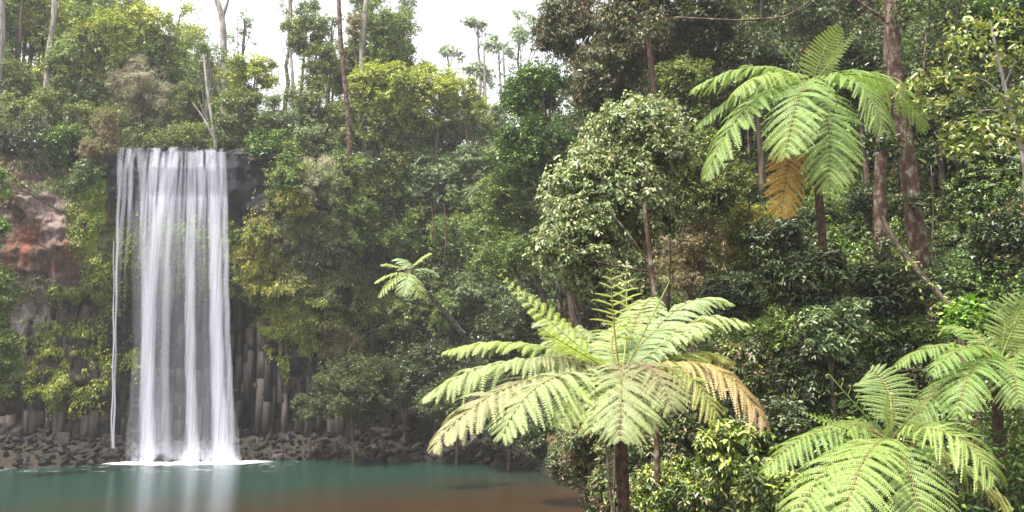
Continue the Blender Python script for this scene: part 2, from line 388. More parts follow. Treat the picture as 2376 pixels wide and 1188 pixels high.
L.new(at.outputs['Color'], sr.inputs[0]); L.new(geo.outputs['Position'], mp.inputs[0]); L.new(mp.outputs[0], no.inputs['Vector'])
L.new(no.outputs[0], mr.inputs[0]); L.new(lw.outputs['Facing'], om.inputs[1]); L.new(om.outputs[0], pw.inputs[0])
L.new(pw.outputs[0], m1.inputs[0]); L.new(mr.outputs[0], m1.inputs[1]); L.new(m1.outputs[0], m2.inputs[0]); L.new(sr.outputs[0], m2.inputs[1])
L.new(df.outputs[0], mm.inputs[1]); L.new(tl.outputs[0], mm.inputs[2])
L.new(m2.outputs[0], fx.inputs[0]); L.new(tp.outputs[0], fx.inputs[1]); L.new(mm.outputs[0], fx.inputs[2]); L.new(fx.outputs[0], out.inputs[0])
M['fall'] = m
def z_at(py, D=51.2):
    v = (594-py)/F; return CZ + (sP+v*cP)/(cP-v*sP)*D
def fall_y(px, z):
    rock = cliff_y(px, np.maximum(z, 15.2))-.38
    return np.where(z > 15.2, rock, cliff_y(px, 15.2)-.38 - .35*np.sqrt(np.clip((15.2-z)/15, 0, 1)))
wf = empty('waterfall', (X52(420, 51), 51, 0))
tag(wf, 'tall white silky waterfall dropping in several streams over the dark basalt cliff into the pool', 'waterfall')
def stream(pts, dens, name='stream', thick=.5, seg=70):
    pts = np.array(pts, float); t = np.linspace(0, 1, seg); py = pts[0, 1] + t*(pts[-1, 1]-pts[0, 1])
    px = np.interp(py, pts[:, 1], pts[:, 0]); hw = np.interp(py, pts[:, 1], pts[:, 2]); dn = np.interp(py, pts[:, 1], pts[:, 3] if pts.shape[1] > 3 else np.ones(len(pts)))
    px = px + np.sin(py*.05+pts[0, 0])*.8
    z = z_at(py); y = fall_y(px, z)
    ctr = np.array([P(a, b, c) for a, b, c in zip(px, py, y)])
    ctr[:, 2] = np.maximum(ctr[:, 2], .02)
    r = hw*(1+.22*sstep(380, 640, py))/F*51.5*1.02; K = 18; a = np.arange(K)*2*math.pi/K
    V = np.stack([ctr[:, 0][:, None]+np.cos(a)*r[:, None], ctr[:, 1][:, None]+np.sin(a)*np.minimum(r*thick, .22)[:, None], ctr[:, 2][:, None]+0*a], -1)
    idx = np.arange(seg-1)[:, None]*K + np.arange(K)[None]; idn = np.arange(seg-1)[:, None]*K + (np.arange(K)[None]+1) % K
    Fc = np.stack([idx, idn, idn+K, idx+K], -1).reshape(-1, 4)
    c = np.repeat((dn*dens)[:, None], K, 1).reshape(-1)
    mesh(name, V.reshape(-1, 3), Fc, M['fall'], wf, cols=np.stack([c, c, c], -1), smooth=True)
stream([(404, 341, 12), (394, 400, 15), (380, 450, 15), (363, 520, 14), (353, 600, 14), (347, 700, 14), (343, 850, 15), (341, 1000, 16), (343, 1076, 17)], .62)
stream([(326, 345, 12), (330, 400, 11), (332, 480, 7), (333, 560, 7), (336, 700, 8), (340, 850, 11), (342, 1074, 12)], .34)
stream([(362, 344, 10, 1), (357, 400, 10, 1), (353, 440, 9, .8), (351, 500, 7, .4), (350, 560, 6, 0)], .75)
stream([(415, 345, 8, 1), (402, 400, 10, 1), (396, 500, 9, .8), (388, 600, 8, .7), (384, 750, 8, .6), (384, 900, 8, .3), (384, 1050, 8, .2)], .5)
stream([(446, 352, 13), (444, 400, 12), (443, 470, 11), (441, 600, 11), (441, 750, 11), (443, 900, 11), (446, 1000, 12), (449, 1074, 14)], .55)
stream([(464, 349, 9, 1), (466, 400, 10, 1), (466, 460, 8, .7), (466, 540, 6, 0)], .7)
stream([(488, 347, 15), (494, 400, 15), (496, 470, 14), (500, 600, 14), (502, 750, 14), (506, 900, 15), (512, 1000, 17), (515, 1074, 18)], .74)
stream([(512, 353, 13), (519, 420, 10), (522, 500, 7), (524, 600, 6), (527, 750, 6), (533, 900, 7), (538, 1066, 8)], .38)
stream([(281, 342, 9), (278, 400, 8), (275, 470, 4.5), (271, 600, 2.6), (268, 800, 2.2), (264, 1000, 2.4), (263, 1040, 3)], .5)
stream([(264, 560, 1.6, .4), (263, 800, 1.6, 1), (259, 1000, 1.8, .8), (258, 1040, 2, .3)], .7)
stream([(302, 344, 6, .8), (302, 400, 7, .7), (303, 480, 7, .5), (304, 560, 7, 0)], .5)
stream([(388, 372, 56, 0), (370, 450, 56, 1), (358, 560, 46, .6), (350, 800, 34, .5), (344, 1070, 44, .9)], .2, thick=.2)
stream([(480, 380, 42, 0), (480, 460, 46, 1), (482, 560, 44, .6), (486, 800, 36, .5), (492, 1070, 56, .9)], .2, thick=.2)
rs = np.random.default_rng(8)
for k in range(11):
    a0 = rs.uniform(285, 548); b0 = 345+(a0-340)*.55+rs.uniform(10, 20) if a0 > 340 else a0*.2+275; sh = (1 if a0 < 420 else .2)
    w0 = rs.uniform(2.5, 6)
    stream([(a0, 344, w0*1.3, .9), (a0-8*sh, 400, w0, 1), (a0-14*sh, 500, w0, .8), (a0-22*sh, 620, w0*.8, .25), (a0-26*sh, 760, w0, 0)], rs.uniform(.2, .45))
for (a0, w0) in ((343, 34), (449, 26), (515, 36), (400, 60), (480, 60)):
    stream([(a0, 1020, w0*.35, 0), (a0, 1050, w0*.75, .6), (a0, 1078, w0, 1)], .4, name='spray', thick=.9, seg=20)
stream([(415, 380, 40, 0), (410, 470, 40, .9), (408, 620, 36, .8), (404, 850, 36, .7), (400, 1070, 44, .9)], .14, thick=.2)
for (a0, w0, d0) in ((376, 4, .45), (392, 3, .4), (418, 4, .4), (428, 3, .35), (464, 4, .4), (476, 3, .4), (360, 4, .4)):
    stream([(a0+4, 350, w0, .9), (a0, 440, w0, 1), (a0-3, 540, w0*1.2, .5), (a0-3, 680, w0*1.5, 0)], d0*.9)
# white water where the streams land: soft patch lying 4 mm above the pool, and low spray mounds
m, n, out = newmat('splash_foam')
at = N(n, 'ShaderNodeAttribute', attribute_name='Col'); sr = n.nodes.new('ShaderNodeSeparateColor')
geo = n.nodes.new('ShaderNodeNewGeometry'); no = N(n, 'ShaderNodeTexNoise'); no.inputs['Scale'].default_value = 1.3; no.inputs['Detail'].default_value = 6
ad = N(n, 'ShaderNodeMath', operation='ADD'); mr = n.nodes.new('ShaderNodeMapRange'); mr.inputs['From Min'].default_value = .55; mr.inputs['From Max'].default_value = 1.5
df = N(n, 'ShaderNodeBsdfDiffuse'); df.inputs[0].default_value = (.86, .88, .9, 1); tp = n.nodes.new('ShaderNodeBsdfTransparent'); fx = n.nodes.new('ShaderNodeMixShader')
L = n.links; L.new(at.outputs['Color'], sr.inputs[0]); L.new(geo.outputs['Position'], no.inputs['Vector']); L.new(no.outputs[0], ad.inputs[0]); L.new(sr.outputs[0], ad.inputs[1])
L.new(ad.outputs[0], mr.inputs[0]); L.new(mr.outputs[0], fx.inputs[0]); L.new(tp.outputs[0], fx.inputs[1]); L.new(df.outputs[0], fx.inputs[2]); L.new(fx.outputs[0], out.inputs[0])
M['foam'] = m
fxx = np.linspace(-27, -12, 120); fy = np.linspace(46.5, 52, 60); FX, FY = np.meshgrid(fxx, fy)
dm = 0
for (a, b, r) in [(343, 50.7, 2.4), (449, 50.7, 1.7), (515, 50.8, 2.4)]:
    dm = np.maximum(dm, 1-np.sqrt(((FX-X52(a, 51)/1.02)/(r*1.25))**2+((FY-b)/(r*.62))**2))
dm = np.maximum(dm, .85*(1-np.sqrt(((FX+19.2)/5.1)**2+((FY-50.5)/1.5)**2)))
mesh('foam', np.stack([FX, FY, FX*0+.004], -1).reshape(-1, 3), grid_faces(60, 120), M['foam'], wf, cols=np.repeat((np.clip(dm, -1, 1)*1.9+.0).reshape(-1, 1), 3, 1))

#PART2
# ------------------------------------------------------------------ boulders along the water's edge
import bmesh
def rock_mesh(seed, mat):
    rng = np.random.default_rng(seed); bm = bmesh.new()
    s = np.array([1, rng.uniform(.65, .95), rng.uniform(.45, .8)])*.5
    for k in range(rng.integers(11, 17)):
        v = rng.uniform(-1, 1, 3); v = v/np.max(np.abs(v))*rng.uniform(.78, 1)*s; bm.verts.new(v)
    r = bmesh.ops.convex_hull(bm, input=bm.verts)
    bmesh.ops.delete(bm, geom=[v for v in bm.verts if not v.link_faces], context='VERTS')
    bmesh.ops.bevel(bm, geom=list(bm.edges), offset=.035, segments=1, affect='EDGES')
    me = bpy.data.meshes.new('rock'); bm.to_mesh(me); bm.free(); me.materials.append(mat); return me
RK = [rock_mesh(100+i, M['boulder']) for i in range(10)]; RKP = [rock_mesh(200+i, M['boulder_pale']) for i in range(7)]
rng = np.random.default_rng(5); cand = []
tot = 0
while tot < 1150:
    px = rng.uniform(-30, 1290); seg = None
    D0 = np.interp(px, [-200, 0, 120, 235, 290, 550, 620, 800, 1000, 1110, 1190, 1250, 1300], [45.5, 47.6, 48.3, 49.3, 50.9, 51.4, 51.8, 51.8, 51.5, 50.3, 48.8, 46.8, 43])
    dd = rng.uniform(-.35, 3.9 if px > 560 or px < 250 else 2.4)
    D = D0+dd; x = (px-1188)/F*D*1.02; size = rng.choice([rng.uniform(.22, .4), rng.uniform(.35, .62), rng.uniform(.6, 1.0)], p=[.55, .38, .07])
    if 800 < px < 1130: size *= 1.05
    z = float(terrain(np.array([x]), np.array([D]))[0][0]) + rng.uniform(-.05, .28)
    cand.append((size, x, D, max(z, -.1), px, dd, rng.uniform(0, 6.28), rng.uniform(-.5, .5), rng.uniform(-.5, .5), rng.random())); tot += 1
cand.sort(key=lambda c: -c[0])
RL = {'l': ('dark angular basalt rock in the rubble left of the waterfall', 'basalt rocks left of the waterfall'),
      'f': ('wet dark basalt rock behind the foot of the falling water', 'wet rocks at the foot of the waterfall'),
      'r': ('dark angular basalt rock in the rubble just right of the waterfall', 'basalt rocks right of the waterfall'),
      'p': ('pale rock in the rubble on the far shore by the bushes', 'pale rocks on the far shore'),
      'd': ('dark rock among pale ones on the far shore by the bushes', 'dark rocks on the far shore')}
from mathutils import Euler, Matrix
nrock = 0; RV = []; RF = []; rb = 0
for (size, x, y, z, px, dd, a, b, c, u) in cand:
    pale = 780 < px < 1200 and u < .4
    key = 'l' if px < 255 else 'f' if px < 555 else 'r' if px < 800 else ('p' if pale else 'd')
    me = (RKP[int(u*97) % 7] if pale else RK[int(u*97) % 10])
    if nrock < 285:
        o = bpy.data.objects.new('rock', me); COL.objects.link(o); o.location = (x, y, z); o.rotation_euler = (b, c, a); o.scale = (size,)*3
        tag(o, RL[key][0], 'rock', RL[key][1]); nrock += 1
    else:
        mt = np.array(Euler((b, c, a)).to_matrix())*size
        v = np.array([tuple(q.co) for q in me.vertices])@mt.T+np.array([x, y, z])
        for p in me.polygons:
            vs = list(p.vertices)
            for k in range(1, len(vs)-1): RF.append((vs[0]+rb, vs[k]+rb, vs[k+1]+rb))
        RV.append(v); rb += len(v)
tag(mesh('rubble', np.concatenate(RV), np.array(RF), M['boulder']), kind='stuff', label='small broken stones filling the gaps of the rocky shore')

# black wet stones breaking the water on the brink
rng = np.random.default_rng(14)
for px in (268, 294, 312, 346, 380, 384, 424, 430, 452, 472, 528, 546, 560, 572):
    s_ = rng.uniform(.28, .55); z = 18.25-max(0, px-500)*.009; D = float(cliff_y(px, z))-rng.uniform(.15, .5); x = (px-1188)/F*D*.98
    ob = bpy.data.objects.new('rock', RK[int(rng.integers(0, 10))]); COL.objects.link(ob); ob.location = (x, D, z-.12*s_+rng.uniform(-.12, .06)); ob.rotation_euler = tuple(rng.uniform(-.4, .4, 3)); ob.scale = (s_*1.3, s_, s_)
    tag(ob, 'black wet rock breaking the water on the brink of the falls', 'rock', 'wet rocks on the brink of the falls')
# ------------------------------------------------------------------ leaves
PAL = dict(
 olive=[(.11, .155, .035), (.17, .21, .05), (.06, .085, .025), (.26, .28, .085)],
 ygreen=[(.26, .33, .05), (.38, .42, .08), (.17, .23, .045), (.46, .46, .12)],
 mid=[(.11, .17, .04), (.16, .23, .055), (.07, .11, .03), (.24, .29, .08)],
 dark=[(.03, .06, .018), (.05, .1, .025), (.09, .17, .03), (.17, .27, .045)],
 deep=[(.022, .038, .015), (.038, .058, .02), (.055, .078, .025), (.1, .13, .04), (.07, .065, .024)],  # darkened so that forest shadow is partly in the leaf colour
 sage=[(.19, .26, .11), (.13, .19, .07), (.32, .37, .2), (.09, .13, .045)],
 pale=[(.3, .33, .14), (.22, .27, .1), (.42, .41, .23), (.11, .15, .05), (.27, .32, .18), (.14, .19, .06)],
 brown=[(.18, .15, .06), (.24, .18, .09), (.12, .11, .035), (.3, .25, .15)],
 feather=[(.4, .35, .23), (.33, .32, .18), (.46, .4, .29), (.26, .28, .14)],
 shaded_olive=[(.055, .07, .02), (.085, .1, .03), (.12, .14, .04), (.04, .055, .02)],  # olive darkened: shade of the cliffs put into the leaf colour
 rust=[(.06, .07, .032), (.1, .105, .04), (.045, .065, .025), (.17, .1, .05), (.14, .16, .06)],
 red=[(.05, .08, .025), (.11, .14, .04), (.07, .1, .03), (.19, .12, .06), (.24, .25, .07), (.12, .17, .045), (.055, .085, .025), (.28, .18, .12), (.15, .18, .06), (.05, .07, .03)],
 lime=[(.27, .34, .055), (.15, .22, .04), (.4, .42, .12), (.055, .09, .025), (.08, .12, .03)],
 sapl=[(.2, .26, .06), (.28, .32, .09), (.14, .2, .05), (.34, .33, .1)],
 bright=[(.15, .28, .04), (.24, .38, .07), (.09, .17, .03)],
 moss=[(.26, .31, .04), (.17, .22, .03), (.38, .39, .06), (.09, .12, .025)],
 gold=[(.3, .28, .04), (.2, .21, .03), (.38, .34, .05), (.1, .12, .025)],
 hazy=[(.3, .37, .23), (.38, .45, .3), (.23, .29, .17)],  # fading of distant trees painted into the leaf colour
)
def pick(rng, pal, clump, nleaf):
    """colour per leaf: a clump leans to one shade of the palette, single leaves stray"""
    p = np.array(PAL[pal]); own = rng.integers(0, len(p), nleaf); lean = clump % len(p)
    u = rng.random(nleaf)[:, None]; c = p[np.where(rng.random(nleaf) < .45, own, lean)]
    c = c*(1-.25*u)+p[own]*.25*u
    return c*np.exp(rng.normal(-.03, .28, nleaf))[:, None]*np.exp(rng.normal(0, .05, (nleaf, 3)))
def leaf_geo(base, d, nr, Ln, W, fine=False, curl=.15):
    """base,d,nr (N,3); returns verts (N*k,3) and quads"""
    n_ = len(base); side = nrm(np.cross(d, nr)); up = np.cross(side, d)
    Ln = Ln[:, None]; W = W[:, None]
    if fine:
        m1 = base+d*Ln*.32; m2 = base+d*Ln*.7-up*Ln*curl*.35; tip = base+d*Ln-up*Ln*curl
        rise = up*W*.22
        v = np.stack([base, m1+side*W*.5+rise, m2+side*W*.38+rise, tip, m2-side*W*.38+rise, m1-side*W*.5+rise], 1)
        b = np.arange(n_)[:, None]*6
        f = np.concatenate([b+np.array([[0, 1, 2, 3]]), b+np.array([[0, 3, 4, 5]])])
        return v.reshape(-1, 3), f, 6
    mid = base+d*Ln*.45+up*W*.18; tip = base+d*Ln-up*Ln*curl
    v = np.stack([base, mid+side*W*.5, tip, mid-side*W*.5], 1)
    return v.reshape(-1, 3), np.arange(n_)[:, None]*4+np.array([[0, 1, 2, 3]]), 4
def sprays(rng, pos, outw, k, Ln, W, droop, pal, fine=False, twig=1.6, upw=.8, clump=None, star=False, curl=.15):
    """a spray is a short twig with k leaves set alternately along it"""
    n_ = len(pos)
    tw = nrm(outw + rng.normal(0, .45, (n_, 3)) + np.array([0, 0, -droop]))
    P0 = np.repeat(pos, k, 0); T = np.repeat(tw, k, 0); O = np.repeat(outw, k, 0)
    s = np.tile(np.arange(k)/max(k-1, 1), n_)[:, None]
    ln = Ln*np.exp(rng.normal(0, .22, n_*k)); wd = W*np.exp(rng.normal(0, .2, n_*k))
    base = P0 + T*(s-.3)*Ln*twig*(0 if star else 1) + rng.normal(0, Ln*.12, (n_*k, 3))
    up0 = np.array([0, 0, 1.]); side = nrm(np.cross(T, up0)+rng.normal(0, .05, T.shape))*np.where(np.arange(n_*k) % 2, 1, -1)[:, None]
    d = nrm(T*.55+side*.9+rng.normal(0, .38, T.shape)+np.array([0, 0, -droop*.9]))
    nr = nrm(up0*upw+O*.45+rng.normal(0, .38, T.shape))
    if clump is None: clump = rng.integers(0, 97, n_)
    col = pick(rng, pal, np.repeat(clump, k), n_*k)
    v, f, kk = leaf_geo(base, d, nr, ln, wd, fine, curl)
    return v, f, np.repeat(col, kk, 0)
def join(parts):
    V = []; Fc = []; C = []; b = 0
    for v, f, c in parts: V.append(v); Fc.append(f+b); C.append(c); b += len(v)
    return np.concatenate(V), np.concatenate(Fc), np.concatenate(C)
def crown(rng, c0, R, lobes, per, k, Ln, W, droop, pal, fine=False, lob=(.13, .34), flat=.8, fill=.3, star=False, thin=1., curl=.15, twig=1.6):
    R = np.array(R, float)*1.0; lobes = int(lobes*2.6); per = per/1.6
    u = nrm(rng.normal(0, 1, (lobes, 3))); rad = rng.random(lobes)**.42*.95
    lc = u*rad[:, None]*R; lc[:, 2] = lc[:, 2]*1.0
    lr = lob[0]+(lob[1]-lob[0])*rng.random(lobes)**1.4; lr = lr*R[[0, 2]].mean()*(1.15-.4*rad)
    n_ = int(lobes*per*.72); pr = lr**1.6; li = rng.choice(lobes, n_, p=pr/pr.sum())
    d = nrm(rng.normal(0, 1, (n_, 3))+np.array([0, -.1, .4])); q = np.where(rng.random(n_) < fill, rng.random(n_)**.5, 1+rng.normal(0, .13, n_))
    wob = .45+1.1*vnoise(d*2.6+li[:, None]*3.7, 6)
    pos = lc[li]+d*(lr[li]*q*wob)[:, None]*np.array([1.1, 1.1, flat])
    st_ = rng.random(n_) < .13; e_ = nrm(rng.normal(0, 1, (n_, 3)))*(rng.random(n_)**.35)[:, None]*1.12*R; pos = np.where(st_[:, None], e_, pos)
    sc_ = max(Ln*5, .25)
    keep = fbm(pos/sc_+11.3, 2, 12) < .6*thin+rng.normal(0, .03, n_)
    pos = pos[keep]; d = d[keep]; li = li[keep]
    out = nrm(d+.4*pos/np.linalg.norm(R))
    return sprays(rng, pos+c0, out, k, Ln, W, droop, pal, fine, clump=li*7+3, star=star, curl=curl, twig=twig), lc+c0, lr
def tube(pts, rad, K=8, rough=0., seed=0):
    pts = np.asarray(pts, float); rad = np.asarray(rad, float); n_ = len(pts)
    T = nrm(np.gradient(pts, axis=0)); ref = np.where(np.abs(T[:, 2:3]) > .8, np.array([[1., 0, 0]]), np.array([[0, 0, 1.]]))
    A = nrm(np.cross(T, ref))
    for i in range(1, n_):
        a = A[i-1]-T[i]*(A[i-1]@T[i]); A[i] = a/max(np.linalg.norm(a), 1e-6)
    B = np.cross(T, A); a = np.arange(K)*2*math.pi/K
    rr = rad[:, None]*np.ones(K)
    if rough: rr = rr*(1+rough*(np.random.default_rng(seed).random((n_, K))-.5))
    V = pts[:, None]+A[:, None]*(np.cos(a)[None, :, None]*rr[..., None])+B[:, None]*(np.sin(a)[None, :, None]*rr[..., None])
    i = np.arange(n_-1)[:, None]*K+np.arange(K)[None]; j = np.arange(n_-1)[:, None]*K+(np.arange(K)[None]+1) % K
    Fc = np.stack([i, j, j+K, i+K], -1).reshape(-1, 4)
    return V.reshape(-1, 3), Fc
def bez(p0, p1, p2, n_):
    t = np.linspace(0, 1, n_)[:, None]; return (1-t)**2*np.array(p0)+2*t*(1-t)*np.array(p1)+t*t*np.array(p2)
def joinVF(parts):
    V = []; Fc = []; b = 0
    for v, f in parts: V.append(v); Fc.append(f+b); b += len(v)
    return np.concatenate(V), np.concatenate(Fc)
def limbs(rng, base, top, r0, targets, fork=.45, nmax=12, wig=.03):
    """a tapered trunk from base to top with curved limbs out to the crown's clumps"""
    base = np.array(base, float); top = np.array(top, float); Lh = np.linalg.norm(top-base)
    t = np.linspace(0, 1, 14)[:, None]; tr = base+(top-base)*t + np.cumsum(rng.normal(0, wig*Lh*.25, (14, 3)), 0)*np.array([1, 1, .2])*np.sin(t*math.pi*.5)
    parts = [tube(tr, r0*(1.25-.25*np.minimum(1, t[:, 0]*6))*(1-.75*t[:, 0]), 8, .12, int(r0*1e4))]
    idx = rng.permutation(len(targets))[:nmax]
    for i in idx:
        tt = rng.uniform(fork, .96); k = int(tt*13); p = tr[k]; q = targets[i]
        mid = (p+q)/2+np.array([0, 0, .12*np.linalg.norm(q-p)])+rng.normal(0, .06*np.linalg.norm(q-p), 3)
        rr = r0*(1-.75*tt)*.55
        b = bez(p, mid, q, 9); parts.append(tube(b, np.linspace(rr, max(rr*.18, .008), 9), 5))
        for _ in range(2):
            b0 = b[rng.integers(3, 7)]; e = b0+(q-p)*.35*rng.uniform(.5, 1)+rng.normal(0, .18*np.linalg.norm(q-p), 3)
            parts.append(tube(bez(b0, (b0+e)/2+rng.normal(0, .04, 3), e, 5), np.linspace(rr*.4, max(rr*.1, .006), 5), 4))
    return joinVF(parts)
def gz(x, y): return float(terrain(np.array([x]), np.array([y]))[0][0])
KIND = dict(  # leaves: palette, length, width, droop, material
 olive=('olive', .2, .085, .35, 'leaf'), ygreen=('ygreen', .21, .1, .3, 'leaf'), mid=('mid', .2, .09, .3, 'leaf'),
 dark=('dark', .21, .1, .2, 'gloss'), deep=('deep', .2, .09, .4, 'gloss'), sage=('sage', .19, .085, .35, 'leaf'), pale=('pale', .15, .085, .65, 'leaf'),
 brown=('brown', .2, .05, .5, 'leaf'), feather=('feather', .26, .022, .5, 'leaf'), shaded_olive=('shaded_olive', .2, .085, .35, 'leaf'), rust=('rust', .2, .07, .75, 'gloss'), red=('red', .1, .045, .5, 'gloss'),
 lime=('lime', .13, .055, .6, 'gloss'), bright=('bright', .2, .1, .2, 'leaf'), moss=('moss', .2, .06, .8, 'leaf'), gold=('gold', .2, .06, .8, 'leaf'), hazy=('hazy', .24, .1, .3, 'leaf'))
seedc = [1000]
def plant(name, kind, px, py, D, rx, ry, label, cat, lobes=9, per=150, k=6, trunk='brown_bark', r0=None, base='g', leafs=1., fine=False, thin=1., lean=0, group=None, depth=.9, fix=False, bare=2.5, **kw):
    seedc[0] += 1; rng = np.random.default_rng(seedc[0]); D_in = D
    if base == 'g' and not fix:      # step back along the slope until the plant stands on it without a long bare stem
        D0_ = D
        while D < 70:
            c = P(px, py, D)
            if shore_d(np.array([c[0]]), np.array([D]))[0] > .3 and c[2]-ry/F*D-gz(c[0], D) < bare: break
            D += .5
        if D >= 70: D = max(D0_, 60)
    c = P(px, py, D); Rx = rx/F*D; Rz = ry/F*D
    if base == 'g':
        bx, by = c[0]+lean, D+.2; b = np.array([bx, by, gz(bx, by)-.15])
        if b[2] > c[2]-Rz*.5: b[2] = c[2]-Rz*1.0
        if b[2] < 0 and False: b[2] = 0
    elif base == 'c':       # rooted in the rock face behind it
        cpx = 1188+c[0]*F/52; zz = c[2]-Rz*.55; b = np.array([c[0], float(cliff_y(cpx, min(zz, 18.3)))+.2, zz])
    else: b = np.array(base, float)
    root = empty(name, b); tag(root, label, cat, group)
    pal, Ln, W, dr, mt = KIND[kind]; q_ = leafs*max(1., D/D_in)**.6; Ln *= q_; W *= q_
    big = 1 if D_in < 21 else .72; per = int(per*(1.1 if D_in < 21 else 1.75)); Ln *= big; W *= big
    (v, f, cc_), lc, lr = crown(rng, c, (Rx, min(Rx, 2.6)*depth, Rz), lobes, per, k, Ln, W, dr, pal, fine, thin=thin, **kw)
    mesh('crown' if name != 'shrub' and name != 'bush' else 'foliage', v, f, M[mt], root, cols=cc_)
    H = max(c[2]-b[2], .5); r0 = r0 or (.035+.016*H)
    v, f = limbs(rng, b, c+np.array([0, 0, Rz*.45]), r0, lc, fork=max(.3, 1-1.5*Rz/H) if H > Rz else .3)
    mesh('trunk' if 'foliage' not in [x.name.split('.')[0] for x in root.children] else 'stem', v, f, M[trunk], root, smooth=True)
    return root
T = plant
# --- plateau above and left of the falls
T('tree', 'dark', 70, 30, 66, 95, 80, 'dark green tree crown in the upper left corner behind the pale edge trunk', 'tree', 10, 170)
T('tree', 'deep', 190, 60, 70, 70, 110, 'tall shadowy green tree between the upper left corner and the yellow-green tree', 'tree', 9, 160)
T('tree', 'ygreen', 240, 95, 58, 80, 75, 'bright yellow-green leafy tree standing high above the left cliff', 'tree', 12, 150, r0=.16)
T('tree', 'olive', 300, 45, 66, 60, 70, 'olive tree directly behind the yellow-green tree at upper left', 'tree', 8, 130, thin=.8)
T('shrub', 'olive', 45, 180, 56, 85, 50, 'pale olive shrub mass at the left edge below the pale trunk', 'shrub', 8, 170)
T('shrub', 'ygreen', 160, 170, 56, 85, 50, 'yellowish shrub under the yellow-green tree at the left', 'shrub', 9, 150)
T('shrub', 'feather', 320, 215, 54.5, 75, 85, 'feathery pinkish brown bush with fine foliage above the left end of the falls', 'shrub', 10, 260, 8, thin=.85)
T('shrub', 'sage', 200, 225, 54, 80, 50, 'grey-green broad-leaved shrub left of the feathery brown bush', 'shrub', 8, 170, leafs=1.3)
T('shrub', 'olive', 90, 260, 53, 90, 60, 'brownish olive shrub with drooping twigs at upper left of the cliff', 'shrub', 9, 170)
T('shrub', 'deep', 60, 330, 52, 95, 55, 'dark green overhanging shrub at the left edge of the cliff top', 'shrub', 8, 150, base='c')
T('shrub', 'dark', 165, 345, 52, 70, 60, 'dark glossy shrub hanging over the red cliff left of the falls', 'shrub', 8, 170, base='c')
T('shrub', 'sage', 205, 405, 51, 38, 32, 'small light green shrub on the cliff face left of the falls', 'shrub', 5, 90, base='c')
T('shrub', 'brown', 235, 330, 51.5, 42, 75, 'brown twiggy shrub beside the left end of the waterfall lip', 'shrub', 7, 150, base='c')
T('shrub', 'olive', 235, 275, 53, 70, 40, 'mottled green shrub below the feathery brown bush', 'shrub', 7, 120)
T('tree', 'sage', 425, 120, 68, 55, 90, 'thin grey-green tree against the white sky above the falls', 'tree', 9, 90, thin=.75, trunk='pale_bark')
T('tree', 'mid', 470, 165, 60, 60, 100, 'slender mid green tree with leaning pale trunk above the waterfall lip', 'tree', 12, 90, thin=.8, trunk='pale_bark', r0=.2, lean=.6)
T('tree', 'olive', 435, 235, 58, 45, 45, 'small olive tree just above the middle of the waterfall lip', 'tree', 6, 110, thin=.85)
T('shrub', 'olive', 440, 318, 55, 120, 24, 'low olive shrubs along the brink of the waterfall', 'shrub', 9, 90)
T('tree', 'sage', 560, 80, 70, 42, 75, 'airy grey-green tree right of the tall white forked trunk', 'tree', 7, 80, thin=.7)
T('tree', 'ygreen', 583, 175, 56, 72, 48, 'yellow-green spreading tree right of the falls against the sky', 'tree', 9, 130)
T('shrub', 'olive', 560, 265, 55, 75, 65, 'olive green shrub under the spreading yellow-green tree', 'shrub', 9, 160)
T('shrub', 'sage', 640, 280, 54, 55, 60, 'pale sage shrub right of the waterfall brink', 'shrub', 8, 130)
T('shrub', 'dark', 625, 345, 53, 62, 45, 'dark green shrub overhanging the right shoulder of the falls', 'shrub', 8, 150, base='c')
T('shrub', 'mid', 672, 420, 52, 60, 60, 'mid green shrub hanging beside the black wet rock', 'shrub', 8, 170, base='c')
T('shrub', 'feather', 735, 415, 52, 50, 60, 'tangle of pale bare twigs on the cliff right of the falls', 'shrub', 7, 150, base='c', thin=.8)
T('shrub', 'gold', 680, 470, 51.5, 45, 35, 'small yellowish shrub on the rock right of the falls', 'shrub', 5, 120, base='c')
T('tree', 'olive', 740, 150, 60, 50, 55, 'bushy olive tree left of the tall red-brown trunk on the skyline', 'tree', 8, 120, thin=.9)
T('tree', 'olive', 720, 245, 56, 80, 70, 'dense olive tree below the bushy skyline tree', 'tree', 11, 160)
T('tree', 'mid', 900, 80, 62, 70, 100, 'tall airy green tree on the skyline left of centre', 'tree', 13, 120, thin=.8)
T('tree', 'brown', 830, 60, 60, 28, 40, 'dark bird-nest clump of foliage high on a trunk on the skyline', 'tree', 5, 120)
T('tree', 'ygreen', 910, 215, 54, 90, 70, 'yellow-green rounded tree left of centre below the skyline', 'tree', 12, 170)
T('tree', 'olive', 830, 310, 52, 85, 80, 'olive tree on the steep slope left of centre', 'tree', 11, 170, lean=.4)
T('tree', 'ygreen', 1010, 205, 56, 75, 60, 'pale yellow-green tree under the small far umbrella trees', 'tree', 10, 150)
T('tree', 'mid', 960, 330, 50, 80, 70, 'mid green tree in the middle of the far slope', 'tree', 11, 170)
T('tree', 'sage', 1060, 300, 50, 85, 65, 'greyish light green tree beside the big glossy dark tree', 'tree', 11, 170)
T('tree', 'sage', 1010, 420, 47, 85, 70, 'sage green tree low on the far slope above the small tree fern', 'tree', 11, 180, trunk='pale_bark')
T('tree', 'olive', 880, 420, 50, 70, 60, 'dark olive tree on the slope right of the cliff', 'tree', 9, 160)
T('shrub', 'deep', 790, 500, 50, 70, 75, 'dark ivy-like shrub covering the slope right of the cliff', 'shrub', 9, 200, leafs=.8)
T('shrub', 'mid', 925, 565, 45, 48, 45, 'rounded soft green bush just above the small tree fern', 'shrub', 7, 150, leafs=.8)
T('shrub', 'deep', 830, 610, 49, 60, 60, 'dark shrub on the slope left of the small tree fern', 'shrub', 8, 180, leafs=.8)
